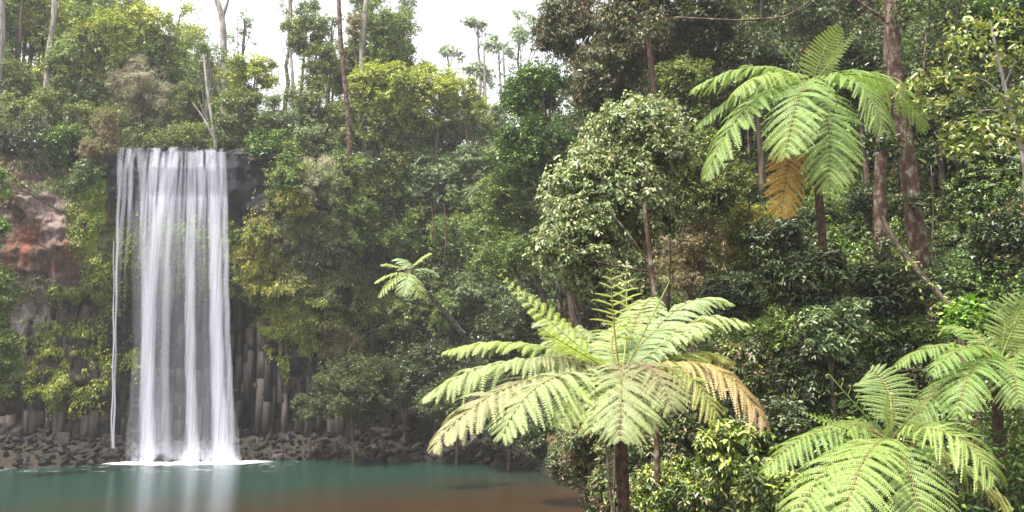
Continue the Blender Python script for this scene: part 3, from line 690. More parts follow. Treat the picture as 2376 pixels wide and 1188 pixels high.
T('shrub', 'moss', 770, 720, 50, 60, 55, 'yellow-green shrub at the right end of the mossy ledges', 'shrub', 8, 160, leafs=.8)
T('shrub', 'olive', 900, 740, 46, 75, 55, 'olive shrub below the small tree fern on the far bank', 'shrub', 9, 190, leafs=.8)
T('shrub', 'shaded_olive', 822, 905, 50, 95, 85, 'large rounded olive bush standing on the rubble at the far shore', 'shrub', 18, 300, leafs=.75, fix=True)
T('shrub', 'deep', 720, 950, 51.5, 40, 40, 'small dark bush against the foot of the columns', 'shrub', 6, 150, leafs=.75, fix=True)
T('shrub', 'shaded_olive', 1060, 930, 49.5, 90, 60, 'shaded bush hanging low over the pale rocks', 'shrub', 12, 240, leafs=.75, fix=True)
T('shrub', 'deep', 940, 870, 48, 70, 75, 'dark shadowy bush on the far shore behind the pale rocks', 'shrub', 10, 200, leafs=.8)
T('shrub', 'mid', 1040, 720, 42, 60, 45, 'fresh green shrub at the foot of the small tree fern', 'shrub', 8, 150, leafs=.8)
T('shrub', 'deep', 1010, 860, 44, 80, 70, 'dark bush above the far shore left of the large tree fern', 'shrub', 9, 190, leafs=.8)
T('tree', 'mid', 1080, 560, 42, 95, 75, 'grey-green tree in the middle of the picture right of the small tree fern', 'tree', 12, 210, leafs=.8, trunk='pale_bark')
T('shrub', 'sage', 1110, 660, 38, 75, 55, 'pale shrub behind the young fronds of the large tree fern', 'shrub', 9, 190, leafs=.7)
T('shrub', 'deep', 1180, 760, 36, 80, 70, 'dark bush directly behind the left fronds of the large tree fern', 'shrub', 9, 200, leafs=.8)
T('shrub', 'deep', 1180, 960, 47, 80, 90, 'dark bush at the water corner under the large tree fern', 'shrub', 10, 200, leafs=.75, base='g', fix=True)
# far trees; the hazy kind has the haze put into its leaf colour
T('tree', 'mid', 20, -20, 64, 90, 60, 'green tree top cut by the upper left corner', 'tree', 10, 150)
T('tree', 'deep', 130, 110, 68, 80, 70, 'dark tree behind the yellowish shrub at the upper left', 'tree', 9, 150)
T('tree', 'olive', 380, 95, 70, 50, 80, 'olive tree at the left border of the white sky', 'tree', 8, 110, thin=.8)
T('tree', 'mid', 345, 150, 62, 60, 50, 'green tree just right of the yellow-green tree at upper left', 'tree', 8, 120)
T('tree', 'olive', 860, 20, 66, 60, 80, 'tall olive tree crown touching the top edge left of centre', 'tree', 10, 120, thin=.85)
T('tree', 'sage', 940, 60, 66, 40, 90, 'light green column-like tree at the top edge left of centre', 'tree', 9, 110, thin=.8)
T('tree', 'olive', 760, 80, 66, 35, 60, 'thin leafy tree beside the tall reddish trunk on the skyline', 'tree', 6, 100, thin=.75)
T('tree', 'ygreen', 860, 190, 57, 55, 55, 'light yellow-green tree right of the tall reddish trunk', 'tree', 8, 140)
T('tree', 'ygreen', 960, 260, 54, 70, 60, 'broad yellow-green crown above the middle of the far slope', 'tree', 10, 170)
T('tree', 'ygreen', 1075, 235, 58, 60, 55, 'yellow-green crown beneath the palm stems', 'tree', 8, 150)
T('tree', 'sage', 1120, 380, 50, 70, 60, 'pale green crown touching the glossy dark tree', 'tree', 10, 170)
T('shrub', 'pale', 1500, 480, 19.2, 85, 90, 'right-hand part of the cream-leaved growth beside the slim lichen trunk', 'shrub', 16, 300, k=5, leafs=.6, fine=True, trunk='brown_bark', r0=.03, fix=True, lob=(.1, .3), fill=.5)
T('shrub', 'pale', 1420, 640, 18.6, 110, 60, 'pale silvery foliage low behind the upright young fronds', 'shrub', 16, 260, k=5, leafs=.6, fine=True, trunk='brown_bark', r0=.03, fix=True, lob=(.1, .24), fill=.5)
T('shrub', 'red', 1335, 1060, 25, 60, 65, 'small-leaved bush at the very edge of the pool left of the fern trunk', 'shrub', 12, 300, leafs=1.0, fine=True, fix=True, lean=1.2)
T('shrub', 'red', 1400, 1145, 22, 50, 60, 'low pink-flecked bush at the bottom edge beside the fern trunk', 'shrub', 11, 300, leafs=.95, fine=True, fix=True, lean=.6)
T('shrub', 'deep', 1280, 1010, 36, 70, 55, 'dark bush overhanging the right end of the rocky shore', 'shrub', 11, 260, leafs=.75, fix=True, lean=2.5)
T('shrub', 'deep', 1330, 960, 31, 70, 70, 'dark bush between the rocky shore and the fern trunk', 'shrub', 11, 260, leafs=.65, fix=True, lean=2)
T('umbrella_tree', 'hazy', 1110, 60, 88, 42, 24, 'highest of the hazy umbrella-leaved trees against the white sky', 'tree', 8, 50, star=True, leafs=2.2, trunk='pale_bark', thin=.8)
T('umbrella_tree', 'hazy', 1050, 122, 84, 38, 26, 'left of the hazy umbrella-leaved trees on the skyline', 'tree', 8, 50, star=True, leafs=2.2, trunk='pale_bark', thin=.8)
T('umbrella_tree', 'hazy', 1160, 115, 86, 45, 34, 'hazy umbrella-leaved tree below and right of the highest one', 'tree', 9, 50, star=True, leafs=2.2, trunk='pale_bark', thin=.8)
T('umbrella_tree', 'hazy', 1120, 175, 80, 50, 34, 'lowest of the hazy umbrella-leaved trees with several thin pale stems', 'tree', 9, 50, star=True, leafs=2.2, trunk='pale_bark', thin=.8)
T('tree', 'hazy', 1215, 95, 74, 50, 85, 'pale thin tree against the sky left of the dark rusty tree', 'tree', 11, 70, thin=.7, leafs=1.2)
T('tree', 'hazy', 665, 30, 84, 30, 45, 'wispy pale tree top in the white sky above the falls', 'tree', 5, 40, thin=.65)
# --- right hillside
T('tree', 'dark', 1245, 215, 43, 85, 75, 'glossy dark green tree crown at the sky edge right of centre', 'tree', 14, 260, trunk='brown_bark', leafs=1.0, fix=True, lean=3.5)
T('tree', 'dark', 1230, 350, 42, 95, 90, 'lower part-hidden glossy dark green tree with bright tips near the centre', 'tree', 15, 260, leafs=.95, fix=True, lean=3.5)
T('tree', 'mid', 1180, 470, 43, 85, 70, 'bright-flecked green tree left of the cream-leaved tree', 'tree', 12, 240, leafs=.85, fix=True, lean=4)
T('tree', 'mid', 1170, 590, 42, 90, 60, 'fine-leaved green tree below the bright-flecked tree', 'tree', 11, 230, leafs=.75, fix=True, lean=4)
T('tree', 'rust', 1330, 60, 33, 90, 90, 'dark tree with rusty drooping leaves at the right edge of the sky', 'tree', 15, 230, leafs=1.0, thin=.95, fix=True, lean=3)
T('tree', 'rust', 1480, 60, 31, 110, 100, 'large dark rusty-leaved tree crown at the top right of centre', 'tree', 17, 230, leafs=1.0, fix=True, lean=2)
T('tree', 'rust', 1400, 180, 31, 90, 80, 'drooping rusty foliage directly above the cream-leaved tree', 'tree', 13, 220, leafs=.95, fix=True, lean=2)
T('tree', 'deep', 1640, 60, 31, 95, 90, 'dark green tree around the grey trunk left of the upper tree fern', 'tree', 14, 220, fix=True)
T('tree', 'olive', 1590, 200, 30, 80, 70, 'olive twiggy tree left of the upper tree fern', 'tree', 11, 220, leafs=.75, fix=True)
T('tree', 'mid', 1760, 40, 30, 85, 60, 'green tree above the upper tree fern at the top edge', 'tree', 12, 200)
T('tree', 'deep', 1760, 150, 30, 90, 80, 'dark tree directly behind the upper tree fern', 'tree', 13, 230, leafs=.8, fix=True)
T('tree', 'dark', 1960, 50, 28, 90, 75, 'green tree between the upright frond and the mottled red trunk', 'tree', 12, 210)
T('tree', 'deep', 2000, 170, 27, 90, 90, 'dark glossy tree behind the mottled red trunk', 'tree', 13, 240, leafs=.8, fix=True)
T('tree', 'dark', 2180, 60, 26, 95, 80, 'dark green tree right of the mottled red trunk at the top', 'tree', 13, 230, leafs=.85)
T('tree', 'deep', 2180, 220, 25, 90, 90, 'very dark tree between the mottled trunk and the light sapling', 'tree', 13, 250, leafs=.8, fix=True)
T('tree', 'dark', 2330, 60, 24, 85, 85, 'dark tree in the upper right corner behind the sapling', 'tree', 12, 230, leafs=.8)
T('tree', 'deep', 2300, 330, 24, 100, 110, 'black-green tree behind the light green sapling on the right', 'tree', 14, 250, leafs=.8, fix=True)
T('tree', 'deep', 2230, 480, 24, 90, 70, 'dark leafy mass right of the mottled red trunk half way up', 'tree', 11, 240, leafs=.75, fix=True)
T('tree', 'pale', 1480, 325, 19, 130, 100, 'tree with cream and pale green leaves in front of the dark forest', 'tree', 26, 430, k=5, leafs=.62, fine=True, trunk='lichen_bark', r0=.06, lean=.35, thin=.95, lob=(.1, .26), fix=True)
T('tree', 'pale', 1400, 450, 18.6, 140, 115, 'lower cream-leaved tree with branches reaching left over the slope', 'tree', 26, 430, k=5, leafs=.62, fine=True, trunk='lichen_bark', r0=.05, lean=.75, thin=.95, lob=(.1, .26), fix=True)
T('shrub', 'pale', 1345, 575, 18.4, 115, 85, 'sparse pale-leaved branch cluster left of the slim lichen trunk', 'shrub', 18, 330, k=5, leafs=.62, fine=True, trunk='brown_bark', r0=.035, lean=1.0, thin=.85, lob=(.1, .26), fix=True)
T('tree', 'olive', 1620, 420, 24, 110, 110, 'tangled olive tree between the cream tree and the upper tree fern', 'tree', 15, 260, leafs=.62, fix=True)
T('tree', 'brown', 1600, 600, 24, 100, 90, 'brownish tangle of moss and vines left below the upper tree fern', 'tree', 13, 250, leafs=.6, thin=.95, fix=True)
T('tree', 'gold', 1730, 560, 25, 80, 90, 'mossy golden-brown tree under the dead yellow frond', 'tree', 11, 230, leafs=.6, thin=.95, fix=True)
T('shrub', 'deep', 1810, 560, 23, 85, 60, 'grey-green broad-leaved shrub right of the dead yellow frond', 'shrub', 10, 220, leafs=.7, fix=True)
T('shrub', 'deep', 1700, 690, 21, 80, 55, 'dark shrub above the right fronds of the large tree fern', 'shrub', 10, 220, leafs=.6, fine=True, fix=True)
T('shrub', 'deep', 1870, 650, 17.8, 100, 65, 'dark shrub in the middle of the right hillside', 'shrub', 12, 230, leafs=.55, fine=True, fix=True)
T('shrub', 'sage', 1935, 765, 17.3, 85, 65, 'sage-leaved shrub with red tips left of the diagonal log', 'shrub', 9, 200, leafs=.5, fine=True, fix=True)
T('shrub', 'mid', 1800, 790, 20, 90, 50, 'green fine-leaved shrub right of the orange frond', 'shrub', 11, 240, leafs=.48, fine=True, fix=True)
T('shrub', 'deep', 2060, 680, 19, 90, 60, 'dark shrub at the foot of the mottled red trunk', 'shrub', 10, 230, leafs=.65, fine=True, fix=True)
T('shrub', 'sage', 2230, 640, 21, 95, 55, 'grey-green shrub on the right edge above the right tree fern', 'shrub', 11, 230, leafs=.6, fine=True, fix=True)
T('shrub', 'bright', 2250, 745, 16.5, 45, 35, 'small bright green broad-leaved plant beside the right tree fern', 'shrub', 6, 90, k=5, leafs=.75, fine=True, fix=True)
T('shrub', 'mid', 2080, 780, 19, 80, 55, 'leafy shrub above the lower tree fern', 'shrub', 10, 230, leafs=.5, fine=True, fix=True)
T('shrub', 'red', 1700, 860, 19, 95, 70, 'reddish-tipped shrub behind the orange frond', 'shrub', 11, 260, leafs=1.0, fine=True, fix=True)
T('shrub', 'deep', 1900, 880, 18, 95, 75, 'dark shrub just left of the lower tree fern', 'shrub', 12, 270, leafs=.5, fine=True, fix=True)
T('shrub', 'red', 1365, 1020, 22, 70, 80, 'small-leaved bush with pink flecks at the water beside the fern trunk', 'shrub', 12, 270, leafs=.95, fine=True, fix=True)
T('shrub', 'red', 1450, 1120, 20, 70, 75, 'small-leaved reddish bush low behind the fern trunk', 'shrub', 11, 260, leafs=.95, fine=True, fix=True)
T('shrub', 'red', 1560, 1010, 19, 95, 85, 'bush with red and orange young leaves right of the fern trunk', 'shrub', 13, 280, leafs=.95, fine=True, fix=True)
T('shrub', 'lime', 1560, 1130, 18, 85, 65, 'bush of mixed green and yellow leaves at the bottom right of the fern trunk', 'shrub', 11, 230, leafs=.8, fine=True, fix=True)
T('shrub', 'lime', 1710, 1060, 16.5, 85, 75, 'bright lime-leaved bush left of the lower tree fern', 'shrub', 12, 200, k=5, leafs=1.0, fine=True, star=True, fix=True)
T('shrub', 'deep', 1800, 990, 17, 75, 60, 'dark small-leaved bush between the orange frond and the lower tree fern', 'shrub', 10, 260, leafs=.5, fine=True, fix=True)
T('shrub', 'lime', 1790, 1150, 15, 70, 55, 'yellow-green bush at the bottom edge under the left frond of the lower fern', 'shrub', 9, 200, k=5, leafs=.9, fine=True, fix=True)
T('shrub', 'deep', 2250, 1130, 16, 95, 80, 'dark bush in the lower right corner under the tree ferns', 'shrub', 12, 250, leafs=.6, fine=True, fix=True)
T('shrub', 'deep', 2120, 870, 18.5, 95, 70, 'dark bush behind the upright broad frond of the lower fern', 'shrub', 11, 250, leafs=.55, fine=True, fix=True)
T('shrub', 'deep', 2330, 560, 20, 70, 60, 'dark shrub on the right edge below the sapling', 'shrub', 9, 220, leafs=.6, fine=True, fix=True)
T('shrub', 'deep', 2350, 1010, 17.5, 70, 90, 'shadowed shrub at the right edge behind the reddish fern trunk', 'shrub', 9, 220, leafs=.6, fine=True, fix=True)
# --- left edge of the cliff
T('shrub', 'olive', 790, 420, 55, 60, 70, 'olive shrub at the top right end of the rock face', 'shrub', 9, 200, base='c')
T('shrub', 'mid', 830, 520, 55, 50, 70, 'mid green climbing shrub at the right end of the rock face', 'shrub', 9, 200, base='c')
T('shrub', 'deep', 750, 610, 53, 50, 60, 'dark hanging shrub on the right part of the rock face', 'shrub', 8, 200, base='c')
T('shrub', 'brown', 790, 800, 54, 50, 50, 'brownish dry shrub above the rounded olive bush', 'shrub', 8, 180, base='c')
T('shrub', 'bright', 0, 430, 44, 20, 38, 'bright lime green shrub at the left edge half way up the cliff', 'shrub', 5, 80, base='c')
T('shrub', 'bright', -6, 540, 44, 24, 40, 'second bright shrub at the left edge beside the red rock', 'shrub', 5, 90, base='c')
T('shrub', 'mid', 4, 690, 44, 36, 75, 'dense green bush at the left edge below the red rock', 'shrub', 9, 190, base='c', leafs=.8)
T('shrub', 'mid', 6, 835, 44, 38, 75, 'green bush at the left edge above the rubble', 'shrub', 9, 190, base='c', leafs=.8)

# light green sapling on the right, with its leaning stem and side twigs
def path_px(pts, n_=40):
    pts = np.array(pts, float); t = np.linspace(0, 1, n_)*(len(pts)-1); w_ = np.array([P(*p) for p in pts])
    i = np.minimum(t.astype(int), len(pts)-2); f = (t-i)[:, None]; f = f
    out = w_[i]*(1-f)+w_[i+1]*f
    k = np.ones(5)/5; pad = np.pad(out, ((2, 2), (0, 0)), 'edge')
    return np.stack([np.convolve(pad[:, j], k, 'valid') for j in range(3)], -1)
def trunk_thing(name, pts, r0, r1, mat, label, cat='tree trunk', branches=(), rough=.15):
    p = path_px(pts); b = p[-1] if p[-1][2] < p[0][2] else p[0]
    p = p if p[0][2] < p[-1][2] else p[::-1]
    p[0][2] = min(p[0][2], gz(p[0][0], p[0][1])-.2) if p[0][2]-gz(p[0][0], p[0][1]) < 1.5 else p[0][2]
    g0 = gz(p[0][0], p[0][1])
    if p[0][2] > g0 and cat != 'branch' and cat != 'vine': p = np.concatenate([[[p[0][0], p[0][1], g0-.2]], p])
    root = empty(name, p[0]); tag(root, label, cat)
    parts = [tube(p, np.linspace(r0, r1, len(p)), 10, rough, 3)]
    for bp_, rb_ in branches:
        q = path_px(bp_, 16); parts.append(tube(q, np.linspace(rb_, rb_*.25, 16), 6))
    v, f = joinVF(parts); mesh('trunk', v, f, M[mat], root, smooth=True)
    return root
def leafy(root, spots, kind, n_, k, leafs, spread, seed, fine=True, name='foliage', pal=None):
    rng = np.random.default_rng(seed); kd = KIND[kind]; parts = []
    for s in spots:
        c = P(*s[:3]); r = s[3]/F*s[2] if len(s) > 3 else spread
        pos = c+rng.normal(0, 1, (n_, 3))*r*np.array([.55, .55, .3]); out = nrm(rng.normal(0, 1, (n_, 3))+[0, 0, .3])
        parts.append(sprays(rng, pos, out, k, kd[1]*leafs, kd[2]*leafs, kd[3]*.7, pal or kd[0], fine, twig=2.2))
    v, f, c = join(parts); return mesh(name, v, f, M[kd[4]], root, cols=c)
sap = trunk_thing('sapling', [(2390, 640, 15), (2385, 500, 15), (2376, 370, 15), (2340, 240, 15), (2310, 110, 15), (2295, 40, 15)], .055, .02, 'pale_bark', 'light green sapling with a pale leaning stem at the upper right edge', 'sapling',
    [(((2350, 260, 15), (2290, 180, 14.8), (2200, 175, 14.6), (2130, 185, 14.5)), .018), (((2372, 370, 15), (2300, 355, 14.7), (2200, 340, 14.5)), .016), (((2330, 200, 15), (2360, 130, 14.8)), .014),
     (((2345, 270, 15), (2290, 250, 14.8), (2220, 290, 14.6)), .014), (((2374, 390, 15), (2290, 395, 15), (2250, 400, 15)), .01), (((2312, 120, 15), (2260, 70, 14.8), (2200, 80, 14.8)), .014)])
leafy(sap, [(2140, 185, 14.5, 40), (2190, 165, 14.6, 40), (2240, 190, 14.7, 40), (2250, 60, 14.8, 55), (2310, 40, 15, 60), (2350, 120, 15, 50), (2210, 90, 14.8, 40), (2290, 110, 14.9, 40), (2210, 300, 14.5, 45), (2260, 285, 14.6, 45), (2310, 300, 14.7, 45),
            (2220, 345, 14.5, 40), (2270, 330, 14.7, 40), (2350, 230, 15, 40), (2350, 320, 15, 40), (2150, 240, 14.6, 30)], 'lime', 15, 5, .95, .3, 5, pal='sapl')
trunk_thing('tree', [(2142, 640, 21), (2120, 500, 21), (2100, 320, 21), (2078, 190, 21), (2068, 0, 21), (2060, -120, 21)], .23, .15, 'lichen_bark', 'tall mottled red-brown trunk with lichen right of the upper tree fern', 'tree', [(((2075, 60, 21), (2000, 10, 21), (1930, -40, 21)), .06), (((2110, 300, 21), (2140, 200, 21), (2150, 60, 21)), .07)])
def climb(root, pts, kind, n_, seed, leafs=.7, spread=.5):
    for i_, p_ in enumerate(pts): leafy(root, [p_], kind, n_, 5, leafs, spread, seed+i_, name='foliage')
TR2 = [o_ for o_ in bpy.data.objects if o_.get('label', '').startswith('tall mottled')][0]
climb(TR2, [(2085, 250, 20.6, 45), (2130, 470, 20.6, 30), (2075, 40, 20.6, 50), (2060, 330, 20.6, 30)], 'deep', 26, 61)
trunk_thing('tree', [(2050, 640, 22.5), (2040, 480, 22.5), (2046, 330, 22.5), (2060, 180, 22.5), (2065, 0, 22.5)], .17, .13, 'lichen_bark', 'reddish brown trunk left of the mottled one, lower half in view', 'tree')
climb([o_ for o_ in bpy.data.objects if o_.get('label', '').startswith('reddish brown trunk left')][0], [(2050, 300, 22, 60), (2050, 180, 22, 50), (2045, 580, 22, 40)], 'deep', 40, 62)
gt = trunk_thing('tree', [(1700, 520, 32), (1682, 300, 32), (1668, 180, 32), (1650, 50, 32), (1640, -80, 32)], .22, .18, 'pale_bark', 'grey trunk passing behind the left fronds of the upper tree fern', 'tree')
climb(gt, [(1640, 20, 31, 90), (1660, 230, 31.3, 40), (1690, 420, 31, 70), (1680, 520, 31, 80), (1700, 480, 31, 60)], 'olive', 70, 63, .8)
rt = trunk_thing('tree', [(1540, 420, 28), (1522, 230, 28), (1508, 130, 28), (1500, 20, 28)], .12, .07, 'red_bark', 'dark reddish trunk above the cream-leaved tree', 'tree')
climb(rt, [(1500, 60, 27.5, 60), (1520, 330, 27.5, 60), (1500, 400, 27, 70)], 'rust', 60, 64, .8)
trunk_thing('tree', [(1518, 690, 17.5), (1508, 600, 17.5), (1495, 480, 17.6), (1500, 380, 17.8)], .06, .03, 'lichen_bark', 'slim lichen-spotted trunk right below the cream-leaved tree', 'tree',
   [(((1512, 620, 17.5), (1460, 545, 17.4), (1400, 470, 17.4)), .03), (((1510, 630, 17.5), (1440, 620, 17.2), (1360, 600, 17.1)), .02)])
lg = trunk_thing('leaning_trunk', [(2230, 745, 17.5), (2190, 695, 17.8), (2120, 620, 18.2), (2075, 560, 18.6), (2045, 500, 19)], .07, .045, 'brown_bark', 'mossy leaning trunk with yellow vine leaves above the lower right ferns', 'fallen trunk')
leafy(lg, [(2110, 610, 17.9, 22), (2150, 660, 17.8, 22), (2185, 700, 17.5, 20), (2085, 580, 18.2, 20)], 'lime', 9, 3, .8, .2, 8, name='vine')
trunk_thing('tree', [(-2, 175, 57), (4, 90, 57), (2, -60, 57)], .24, .2, 'pale_bark', 'pale smooth trunk at the very left edge of the sky', 'tree')
trunk_thing('tree', [(112, 130, 58), (125, 50, 58), (128, -60, 58)], .2, .16, 'pale_bark', 'slim pale trunk near the upper left corner', 'tree')
trunk_thing('tree', [(522, 330, 64), (520, 155, 64), (518, 60, 64), (512, 25, 64), (492, -30, 64)], .26, .2, 'pale_bark', 'tall white forked trunk standing alone above the falls', 'tree', [(((516, 40, 64), (530, 0, 64), (534, -40, 64)), .16), (((500, -5, 64), (480, 0, 64), (470, -30, 64)), .1)])
trunk_thing('tree', [(500, 335, 57), (492, 280, 57), (480, 200, 57), (472, 120, 57)], .12, .07, 'pale_bark', 'leaning whitish trunk rising from the brink of the falls', 'tree', [(((496, 320, 57), (470, 270, 57), (445, 235, 57)), .1)])
trunk_thing('tree', [(682, 240, 74), (678, 160, 74), (668, 60, 74), (672, -20, 74)], .16, .09, 'pale_bark', 'thin pale trunk in the white sky gap right of the falls', 'tree', [(((678, 165, 74), (655, 110, 74), (628, 70, 74)), .07)])
trunk_thing('tree', [(812, 330, 55), (802, 210, 55), (790, 90, 55), (786, 0, 55), (784, -60, 55)], .17, .13, 'lichen_bark', 'tall reddish brown trunk on the skyline left of centre', 'tree')
trunk_thing('tree', [(848, 260, 60), (838, 130, 60), (850, 0, 60), (856, -50, 60)], .2, .16, 'pale_bark', 'pale trunk carrying the dark nest-like clump', 'tree')
for i, (a, b, c_, d_, lb) in enumerate([(1128, 1122, 240, 100, 'thin pale palm stem under the umbrella trees'), (1172, 1166, 190, 100, 'thin pale stem left of the glossy dark tree'), (1100, 1094, 235, 180, 'short thin pale stem among the umbrella trees')]):
    trunk_thing('sapling', [(a, c_+15, 78), (b, d_, 78)], .13, .08, 'pale_bark', lb, 'sapling')
# bare branch over the upper tree fern
trunk_thing('branch', [(1560, 40, 27), (1720, 48, 26), (1820, 40, 26), (1870, 10, 26), (1900, -20, 26)], .035, .02, 'lichen_bark', 'long bare branch crossing above the upper tree fern', 'branch')
# hanging vines
VN = [(1660, 300, 480, 23, 'thin hanging vine left below the upper tree fern'), (1735, 300, 520, 24, 'thin hanging vine behind the dead yellow frond'), (2160, 380, 600, 20, 'thin vine hanging right of the mottled trunk'), (1550, 480, 700, 20, 'pale thin vine right of the slim lichen trunk'), (1000, 470, 560, 41, 'thin pale stem on the slope above the small tree fern'), (1030, 470, 600, 42, 'pale upright stem right of the small tree fern')]
for (a, b, c_, D, lb) in VN:
    trunk_thing('vine', [(a, b, D), (a+6, (b+c_)/2, D), (a+2, c_, D)], .018*D/20, .012*D/20, 'lichen_bark', lb, 'vine')

# ------------------------------------------------------------------ tree ferns
FC = dict(leaf_a=(.18, .29, .075), leaf_b=(.25, .35, .1), leaf_c=(.12, .2, .055), fresh=(.34, .43, .14), pale=(.37, .47, .18), grey=(.31, .37, .18), mid=(.24, .34, .09), deep=(.13, .21, .065), lime=(.38, .47, .11),
          paletan=(.46, .46, .22), brownish=(.22, .16, .12), tan=(.55, .47, .26), gold=(.42, .35, .12), rose=(.47, .31, .22), dead=(.55, .36, .05), rustd=(.36, .17, .05), ashy=(.25, .25, .15), cool=(.28, .39, .2))
def bez3(p0, p1, p2, p3, n_):
    t = np.linspace(0, 1, n_)[:, None]
    return (1-t)**3*p0+3*t*(1-t)**2*p1+3*t*t*(1-t)*p2+t**3*p3
def frond(root, pts, w, c0='fresh', c1=None, npair=24, droop=.35, face=None, young=0, stalk='stalk', rng=None, start=.14, ang=.42, tipcurl=0, npp=23, blade=1., r=.016, wid=None):
    """pts: 3 or 4 world points of the midrib; w: longest side leaflet in metres; each leaflet is a comb of narrow pinnules"""
    P_ = [np.array(p, float) for p in pts]
    if len(P_) == 3: mid = bez(P_[0], P_[1], P_[2], 90)
    else: mid = bez3(*P_, 90)
    seg = np.linalg.norm(np.diff(mid, axis=0), axis=1); s = np.concatenate([[0], np.cumsum(seg)]); Ltot = s[-1]; s = s/Ltot
    if tipcurl:     # crozier at the end
        T = nrm(mid[-1]-mid[-2]); up = np.array([0, 0, 1.]); sd_ = nrm(np.cross(T, up)); U = np.cross(sd_, T)
        a = np.linspace(0, 4.5, 22); rr = tipcurl*(1-a/6.2)
        sp = mid[-1]+np.outer(np.sin(a)*rr, T)+np.outer(-(1-np.cos(a))*rr, -U)*-1
        mid = np.concatenate([mid, sp[1:]]);
    t = start+(1-start)*(np.arange(npair)+.5)/npair
    def at(tt): return np.stack([np.interp(tt, s, mid[:len(s), j]) for j in range(3)], -1)
    p = at(t); T = nrm(at(np.minimum(t+.01, 1))-at(t-.01))
    up = np.array([0, 0, 1.]) if face is None else np.array(face, float)
    S = nrm(np.cross(T, np.broadcast_to(up, T.shape))); U = np.cross(S, T)
    tn = (t-start)/(1-start)
    prof = np.interp(tn, [0, .12, .35, .6, .8, .93, 1], [.45, .78, 1, .95, .72, .38, .12])*w*(1.15 if not young else 1)
    if young: prof = np.interp(tn, [0, .15, .5, .8, 1], [.7, 1, .8, .45, .12])*w
    V = []; Fq = []; C = []
    ca = np.array(FC[c0]); cb = np.array(FC[c1 or c0])
    base = 0
    sp_ = Ltot*(1-start)/npair
    rng = rng or np.random.default_rng(1)
    for sd in (-1, 1):
        an = ang*(1+.2*rng.normal(0, 1, npair))+.25*tn
        d0 = S*sd*np.cos(an)[:, None]+T*np.sin(an)[:, None]
        dj = droop*(1 if young else .66)*(1+.35*rng.normal(0, 1, npair)); lift = rng.normal(.05, .05, npair)
        q = (np.arange(npp)+.35)/npp                                     # along the leaflet
        Lp = prof[:, None]
        dn = np.array([0, 0, -1.])
        curve = p[:, None]+d0[:, None]*(Lp*q)[..., None]+U[:, None]*(lift[:, None]*Lp*np.sin(q*math.pi))[..., None]+dn*(dj[:, None]*Lp*q**2)[..., None]
        if young:      # leaflets still rolled at their ends
            curl_ = young*prof[:, None]*np.clip(q-.55, 0, 1)**2*3
            curve = curve+U[:, None]*curl_[..., None]*1.0-d0[:, None]*curl_[..., None]*.5
        tang = nrm(np.gradient(curve, axis=1)); n0 = nrm(np.cross(tang, T[:, None])*sd); n0 = np.where((n0*U[:, None]).sum(-1, keepdims=True) < 0, -n0, n0)
        e = nrm(np.cross(n0, tang))
        pl = np.minimum(sp_*.62, .34*Lp)*np.interp(q, [0, .1, .6, .9, 1], [.55, 1, .95, .5, .2])*blade
        if young: pl = pl*.8
        pwid = Lp/npp*.92
        for s2 in (-1, 1):
            dir_ = nrm(e*s2*.88+tang*.42-n0*.12+rng.normal(0, .05, e.shape))
            b0 = curve-tang*(pwid*.5)[..., None]; b1 = curve+tang*(pwid*.5)[..., None]
            tip0 = curve+dir_*pl[..., None]; w2 = (pwid*.17)[..., None]
            dip = n0*(pl*.12)[..., None]
            v = np.stack([b0, b1, tip0+tang*w2-dip, tip0-tang*w2-dip], 2).reshape(-1, 3)
            m_ = npair*npp; V.append(v); Fq.append(np.arange(m_)[:, None]*4+np.array([[0, 1, 2, 3]])+base); base += len(v)
            mixk = np.clip((tn*.75)[:, None]+q[None]*.4-.1+rng.normal(0, .08, (npair, 1)), 0, 1)**1.3
            c = ca+(cb-ca)*mixk[..., None]; c = c*np.exp(rng.normal(0, .1, (npair, npp, 1)))
            C.append(np.repeat(c.reshape(-1, 3), 4, 0))
        # leaflet midrib as thin ribbon
        th = (.0035+.004*(1-q))[None, :, None]*np.ones_like(curve[..., :1])
        a_ = curve+e*th+n0*.004; b_ = curve-e*th+n0*.004
        vv = np.stack([a_, b_], 2).reshape(-1, 3); ii = (np.arange(npair)[:, None]*npp*2+np.arange(npp-1)[None]*2)
        ff = np.stack([ii, ii+1, ii+3, ii+2], -1).reshape(-1, 4)+base; V.append(vv); Fq.append(ff); base += len(vv)
        C.append(np.tile((ca*.6+np.array([.3, .25, .1])*.5)[None], (len(vv), 1)))
    fr = mesh('frond', np.concatenate(V), np.concatenate(Fq), M['fern'], root, cols=np.concatenate(C))
    v, f = tube(mid[::3] if not tipcurl else np.concatenate([mid[:88:3], mid[90:]]), np.interp(np.linspace(0, 1, len(mid[::3]) if not tipcurl else len(mid[:88:3])+len(mid[90:])), [0, 1], [r, r*.3]), 6)
    st = mesh('stalk', v, f, M[stalk], None, smooth=True); st.data.transform(Matrix.Translation((-root.location.x, -root.location.y, -root.location.z))); st.parent = fr
    return fr
